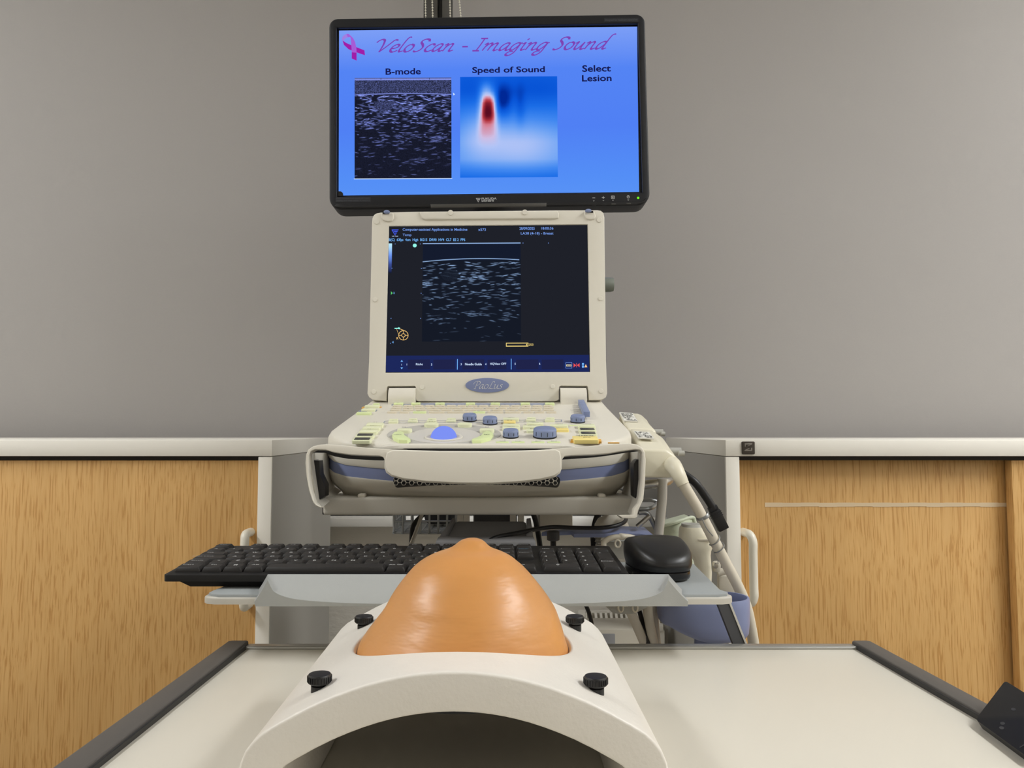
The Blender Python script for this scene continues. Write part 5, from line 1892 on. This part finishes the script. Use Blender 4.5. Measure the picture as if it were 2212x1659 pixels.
rest = new()
for x, w, r_, h, s in keys:
    cx, cy = KX + (x + w / 2) * P1, rowy[r_]
    M_ = KB @ T(cx, cy, -.0003) @ R(math.radians({1: -1.5, 2: -1, 3: 0, 4: 0, 5: 1, 6: 1.5}.get(r_, 0)), 'X')
    corners = [proj(M_ @ Vector((a * w * P1 * .45, c_ * P1 * .45 * h, .007))) for a in (-1, 1) for c_ in (-1, 1)]
    if all(behind_dome(*c_) for c_ in corners):
        me = keymesh(w, h)
        t_ = new()
        t_.from_mesh(me)
        add(rest, t_, M_)
        continue
    o = obj('key', keymesh(w, h), None, kb, M_)
    if s == '':
        continue
    b = new()
    if s == 'WIN':
        for a in (-.0016, .0004):
            for c_ in (-.0016, .0004):
                b.faces.new([b.verts.new((a + u, c_ + v, 0)) for u, v in ((0, 0), (.0015, 0), (.0015, .0015), (0, .0015))])
        lx, ly = 0, .001
    elif len(s) == 1:
        text_into(b, s, 0, 0, None, .0042 if s.isalnum() else (.0009 if s == '-' else .0028), .012)
        lx, ly = -.0010 if x < 15 else -.0036, .0022
    else:
        text_into(b, s, 0, 0, min(.0025 * len(s), w * P1 - .006), .0025 if r_ > 1 else .0020, .010)
        lx, ly = -.001 if w < 1.3 else -(w * P1) / 2 + .0095, .0022
    if len(b.faces):
        obj('legend', up_faces(b), m_legblue if s in ('Insert', 'PgUp') else m_legend, o, M_ @ T(lx, ly + (.006 if h == 2 else 0), 0.00532), recalc=False)
    else:
        b.free()
if len(rest.faces):
    o = obj('keycaps', rest, m_key, kb)
    o['kind'] = 'stuff'
fl = KB @ Vector((.03, KL - .012, -.006))
for xq in (.03, KW - .03):
    p = KB @ Vector((xq, KL - .014, -.0055))
    obj('foot', box(p.x - .012, p.x + .012, p.y - .006, p.y + .006, ZT + .0004, p.z + .001, .001), m_black, kb)

# ------------------------------------------------------------------ mouse
mq = UZ(1430, 1258, ZT)
mouse = thing('computer_mouse', 'black computer mouse standing on the tray right of the keyboard', 'mouse', (mq.x, mq.y + .03, ZT))
MM = T(mq.x + .0030, mq.y + .038, ZT + .0005) @ R(math.radians(9), 'Z')


def msec(v, zlo, zhi):
    pass


def mouse_shell(nu=48, nv=26):
    """rings from the bottom edge up to the crown; local y runs from the palm end (-) to the buttons (+)"""
    L, Wd = .046, .0300
    rings = []
    def rad(a):
        c_, s_ = math.cos(a), math.sin(a)
        n_ = 2.6
        return (abs(c_ / Wd) ** n_ + abs(s_ / L) ** n_) ** (-1 / n_)
    def crown(x, y):
        yy = y / L
        return .0395 - .0110 * max(0, (yy - .15)) ** 1.5 - .0175 * (max(0, -yy + .15) / 1.15) ** 1.45 - .0030 * (x / Wd) ** 2
    for k in range(nv + 1):
        t = k / nv
        lp = []
        for i in range(nu):
            a = 2 * PI * i / nu
            r0 = rad(a)
            if t <= .5:
                tt = t / .5
                s = .93 + .07 * math.sin(PI * min(1, tt * 1.05) * .75)
                x, y = r0 * s * math.cos(a), r0 * s * math.sin(a)
                zt2 = crown(x, y) - .0034
                z = .009 + (zt2 - .009) * tt
            else:
                tt = (t - .5) / .5
                s = 1.0 * (1 - tt) ** .9 + 0
                sh = .985 * s
                x, y = r0 * sh * math.cos(a), r0 * sh * math.sin(a)
                edge = min(1, tt / .13)
                z = crown(x, y) - .0034 * (1 - math.sin(edge * PI / 2))
            lp.append(Vector((x, y, z)))
        rings.append(lp)
    return rings


rg = mouse_shell()
b = loft(rg[:-1], cap0=True, cap1=True)
obj('top_shell', b, m_mouse, mouse, MM, ang=80)
def mb(s, z):
    return [Vector((p.x * s, p.y * s, z)) for p in rg[0]]
obj('base', loft([mb(.90, .0), mb(.99, .0015), mb(1.02, .004), mb(1.015, .0088), mb(.96, .0092)]), m_mouseb, mouse, MM, ang=60)
wl = lathe([(.0095, -.003), (.0105, -.002), (.0105, .002), (.0095, .003)], 24)
obj('scroll_wheel', wl, m_bezel, mouse, MM @ T(0, .028, .0200) @ R(PI / 2, 'Y'))

# ------------------------------------------------------------------ breast phantom in its white holder
PX, PYC = -.0215, .49
ZCR = U(1000, 1451, .387).z + .0006         # crest of the shell
TZ = ZCR - .088                             # table top
YF, YBK2 = .385, .602
HWD = .1055


def prof_pts():
    """outer profile from left foot over the crest to the right foot: (dx, z)"""
    pts = []
    half = []
    for k in range(15):
        dx = .094 * k / 14
        half.append((dx, ZCR - 3.35 * dx * dx))
    x0, z0 = half[-1]
    half += [(.0985, z0 - .0042), (.1020, z0 - .0088), (.1043, z0 - .0145), (.1055, z0 - .021)]
    half += [(.1056, TZ + .016), (.1056, TZ + .0006)]
    left = [(-x, z) for x, z in half[::-1]]
    return left + half[1:]


PR = prof_pts()
# arc length parameter
S = [0]
for (xa, za), (xb, zb_) in zip(PR, PR[1:]):
    S.append(S[-1] + math.hypot(xb - xa, zb_ - za))
S = [s - S[-1] / 2 for s in S]


def on_prof(s):
    for i in range(len(S) - 1):
        if s <= S[i + 1] or i == len(S) - 2:
            t = (s - S[i]) / (S[i + 1] - S[i])
            return PR[i][0] + (PR[i + 1][0] - PR[i][0]) * t, PR[i][1] + (PR[i + 1][1] - PR[i][1]) * t


HR = .0695                                   # hole radius
b = new()
NA = 96
rings = []
smax = S[-1]
nr = 14
angs = []
# points of the rectangle border, matched by angle to the hole
rect_pts = []
SQ = .092
y0, y1 = YF - PYC, YBK2 - PYC
for i in range(NA):
    a = 2 * PI * i / NA
    c_, s_ = math.cos(a), math.sin(a)
    kx = SQ / abs(c_) if abs(c_) > 1e-9 else 1e9
    ky = (y1 if s_ > 0 else -y0) / abs(s_) if abs(s_) > 1e-9 else 1e9
    k_ = min(kx, ky)
    rect_pts.append((c_ * k_, s_ * k_))
# snap the nearest points to the corners
for cxr, cyr in ((SQ, y1), (-SQ, y1), (-SQ, y0), (SQ, y0)):
    j = min(range(NA), key=lambda i: (rect_pts[i][0] - cxr) ** 2 + (rect_pts[i][1] - cyr) ** 2)
    rect_pts[j] = (cxr, cyr)
grid = []
for k in range(nr + 1):
    t = k / nr
    lp = []
    for i in range(NA):
        a = 2 * PI * i / NA
        hx, hy = HR * math.cos(a), HR * math.sin(a)
        s, y = hx + (rect_pts[i][0] - hx) * t, hy + (rect_pts[i][1] - hy) * t
        dx, z = on_prof(s)
        lp.append(b.verts.new((PX + dx, PYC + y, z)))
    grid.append(lp)
for ra, rb2 in zip(grid, grid[1:]):
    for i in range(NA):
        j = (i + 1) % NA
        b.faces.new((ra[i], ra[j], rb2[j], rb2[i]))
# flanks from s = +-SQ down to the table
bd_ = grid[-1]
for sgn in (1, -1):
    edge = sorted([v for v, (s, y) in zip(bd_, rect_pts) if abs(s - sgn * SQ) < 1e-6], key=lambda v: v.co.y)
    prev = edge
    ss = [s for s in S if s > SQ + .002]
    for s in ss:
        cur = []
        for v in edge:
            dx, z = on_prof(s * sgn if sgn > 0 else -s)
            cur.append(b.verts.new((PX + dx, v.co.y, z)))
        for i in range(len(cur) - 1):
            b.faces.new((prev[i], prev[i + 1], cur[i + 1], cur[i]))
        prev = cur
bmesh.ops.recalc_face_normals(b, faces=b.faces)
if sum(f.normal.z * f.calc_area() for f in b.faces) < 0:
    bmesh.ops.reverse_faces(b, faces=b.faces)
me = bpy.data.meshes.new('shell_tmp')
b.to_mesh(me)
b.free()
tmp = bpy.data.objects.new('shell_tmp', me)
COL.objects.link(tmp)
so = tmp.modifiers.new('s', 'SOLIDIFY')
so.thickness = .0195
so.offset = -1
so.use_even_offset = True
bv = tmp.modifiers.new('b', 'BEVEL')
bv.width = .0048
bv.segments = 4
bv.limit_method = 'ANGLE'
bv.angle_limit = math.radians(50)
bpy.context.view_layer.update()
ev = tmp.evaluated_get(bpy.context.evaluated_depsgraph_get())
me2 = bpy.data.meshes.new_from_object(ev)
bpy.data.objects.remove(tmp)
finish(me2, 50)
holder_t = thing('phantom_holder', 'white arched plastic holder with black thumbscrews standing on the table', 'holder', (PX, PYC, TZ))
obj('shell', me2, m_shell, holder_t)
rw_ = [Vector((PX + dx * .97, YBK2 - .012, z - .006)) for dx, z in PR]
rw2 = [p + Vector((0, .006, 0)) for p in rw_]
obj('rear_light_stop', loft([[Vector((p.x, p.y, max(p.z, TZ + .0006))) for p in rw_], [Vector((p.x, p.y, max(p.z, TZ + .0006))) for p in rw2]]), m_shell, holder_t)  # end wall added to keep light out of the arch
for px, py in ((690, 1492), (1287, 1497), (786, 1358), (1242, 1358)):
    dx0 = .0755 if px > 1000 else -.0755
    s0 = min(S, key=lambda s: abs(on_prof(s)[0] - dx0))
    zz = ZCR - 3.35 * dx0 * dx0
    q = UZ(px, py, zz)
    b = new()
    hr = .0062
    hd = lathe([(.0030, -.008), (.0044, -.0006), (.0044, .0028), (.0034, .0031), (.0034, .0040), (.0057, .0042), (hr, .0048), (hr, .0080), (.0057, .0088), (.0034, .0091), (0, .0091)], 28)
    o = obj('thumb_screw', hd, m_screw, holder_t, T(q.x, q.y, zz))
    kb_ = new()
    for i in range(28):
        add(kb_, box(hr - .0003, hr + .0003, -.0003, .0003, 0.0051, .0079), R(2 * PI * i / 28, 'Z'))
    obj('knurl', kb_, m_screw, o, T(q.x, q.y, zz))

# the silicone dome
ZD = ZCR - .012
dm = [(-.0190, 0), (-.0190, .0664), (-.0120, .0664), (-.0040, .0648), (.004, .0614), (.0115, .0573), (.0192, .0527), (.0275, .0475), (.0350, .0417), (.0410, .0364), (.0448, .0323), (.0485, .0271), (.0512, .0216),
      (.0528, .0172), (.0543, .0133), (.0560, .0106), (.0578, .0085), (.0592, .0063), (.0601, .0036), (.0604, 0)]
shk = [(-1, 0), (0, 0), (.018, .0040), (.032, .0032), (.046, .0030), (.053, .0044), (.0604, .0055), (1, .0055)]
b = new()
nd = 72
rr = []
pts2 = spline([Vector((r_, z, 0)) for z, r_ in dm[1:-1]], 3) + [Vector((0, .0604, 0))]
Zt = U(1018, 1162, PYC).z
zscale = (Zt - ZD + .0) / .0604
for p in pts2:
    z = p.y * zscale if p.y > 0 else p.y
    if p.x < 1e-6:
        rr.append([b.verts.new((PX + .0055, PYC + .001, ZD + z))])
        continue
    sh = next(a_[1] + (b_[1] - a_[1]) * (p.y - a_[0]) / (b_[0] - a_[0]) for a_, b_ in zip(shk, shk[1:]) if p.y <= b_[0])
    ring_ = []
    for i in range(nd):
        a = 2 * PI * i / nd
        wob_ = 1 + .006 * math.sin(2 * a + 1) + .004 * math.sin(3 * a + 40 * p.y)
        ring_.append(b.verts.new((PX + sh + p.x * wob_ * math.cos(a), PYC + p.x * wob_ * math.sin(a), ZD + z - (.0 if p.y > 0 else 0))))
    rr.append(ring_)
for ra, rb2 in zip(rr, rr[1:]):
    for i in range(nd):
        j = (i + 1) % nd
        if len(rb2) == 1:
            b.faces.new((ra[i], ra[j], rb2[0]))
        else:
            b.faces.new((ra[i], ra[j], rb2[j], rb2[i]))
b.faces.new(rr[0])
# below the shell the dome widens into a flange resting on the holder from inside
o = tag(obj('breast_phantom', b, m_skin, None, ang=80), 'tan silicone breast phantom dome set in the white arched holder', 'medical phantom')
obj('dome_light_stop', lathe([(.0655, ZD - .0225), (.0655, ZD - .0192)], 48), m_black, o, T(PX, PYC, 0))  # unseen black disc added to stop light glowing through the dome

# ------------------------------------------------------------------ table
table = thing('overbed_table', 'cream laminate table with dark grey side rails in front of the trolley', 'table', (.05, .5, 0))
tu = lambda px, py: UZ(px, py, TZ)
il, ir = tu(528, 1402), tu(1856, 1404)
yb3 = (il.y + ir.y) / 2
xl_, xr_ = il.x, ir.x
yfr = .27
fl_, fr_ = tu(207, 1659), tu(2212, 1610)
kl = (fl_.x - il.x) / (fl_.y - il.y)
kr_ = (fr_.x - ir.x) / (fr_.y - ir.y)
ex = lambda x, k_, y: x + k_ * (y - yb3)
xlf, xrf = ex(xl_, kl, yfr), ex(xr_, kr_, yfr)
obj('table_top', plate([(xlf - .012, yfr), (xrf + .012, yfr), (xr_ + .012, yb3 + .006), (xl_ - .012, yb3 + .006)], .022, z=TZ, bev=.001), m_table, table)
zr = TZ + .0050
for sgn, xi, pxo, k_ in ((-1, xl_, 487, kl), (1, xr_, 1888, kr_)):
    xo = UZ(pxo, 1388, zr).x
    ye = yb3 + .014
    y_f = yfr - .01
    L_ = [(ex(xi, k_, y_f), y_f), (ex(xo + sgn * .002, k_, y_f), y_f), (ex(xo, k_, ye - .003), ye - .003), (ex(xo - sgn * .003, k_, ye), ye), (ex(xi + sgn * .002, k_, ye), ye), (ex(xi, k_, ye - .002), ye - .002)]
    rl = plate(L_, .030, z=zr, bev=.0016, seg=3)
    o = obj('side_rail', rl, m_rail, table)
    sx = -sgn * .0022
    obj('rail_seal', plate([(ex(xi + sx, k_, yfr), yfr), (ex(xi, k_, yfr), yfr), (ex(xi, k_, yb3), yb3), (ex(xi + sx, k_, yb3), yb3)], .005, z=zr - .0012, bev=.0006), m_rubber, o)
st2 = box(xl_ + .0005, xr_ - .0005, yb3, yb3 + .0125, TZ - .026, TZ + .0022, .0008)
obj('back_strip', st2, m_alu, table)
obj('strip_bead', tube([(xl_ + .001, yb3 + .001, TZ + .0012), (xr_ - .001, yb3 + .001, TZ + .0012)], .0016, 10, smooth=False), m_alu, table)
obj('front_strip', box(xlf + .0005, xrf - .0005, yfr - .0105, yfr, TZ - .026, TZ + .0018, .0008), m_alu, table)
obj('table_column', box(xr_ - .10, xr_ - .04, .44, .52, .09, TZ - .022, .006), m_cartgrey, table)
obj('table_foot', box(xr_ - .10, xr_ - .04, .28, .70, .045, .09, .006), m_cartgrey, table)
obj('table_foot', box(xl_ + .03, xr_ - .05, .28, .33, .045, .085, .006), m_cartgrey, table)
obj('table_foot', box(xl_ + .03, xr_ - .05, .65, .70, .045, .085, .006), m_cartgrey, table)
for x in (xl_ + .05, xr_ - .07):
    for y in (.305, .675):
        obj('castor', lathe([(.012, -.01), (.021, -.009), (.0225, 0), (.021, .009), (.012, .01)], 20), m_black, table, T(x, y, .0235) @ R(PI / 2, 'Y'))

# black block standing on the right rail
Bc = UZ(2109, 1553, zr + .0006)
Cc = UZ(2226, 1640, zr + .0006)
ex_ = (Cc - Bc).normalized()
up_ = U(2170, 1472, Bc.y + .020) - Bc
BLK = frame(Bc, ex_, up_ - ex_ * up_.dot(ex_))
bh_ = lambda px, py: hit(px, py, BLK)
bw, bh = (Cc - Bc).length, up_.length
blk = obj('black_block', plate(roundpoly([bh_(2107, 1554), bh_(2226, 1640), bh_(2292, 1545), bh_(2171, 1470)], .0035), .018, z=0, bev=.0016, seg=3), m_black, None, BLK)
tag(blk, 'black plastic block standing on the right table rail', 'block')
obj('seam', box(bw * .77, bw * .77 + .0009, .002, bh - .002, -.0005, .0003), m_dark, blk, BLK)
for x, y in ((.3, .2), (.36, .13), (.18, .5)):
    obj('smudge', plate(ellipse(bw * x, bh * y, .0022, .0013, 12), .0002, z=.00015), m_dark, blk, BLK)
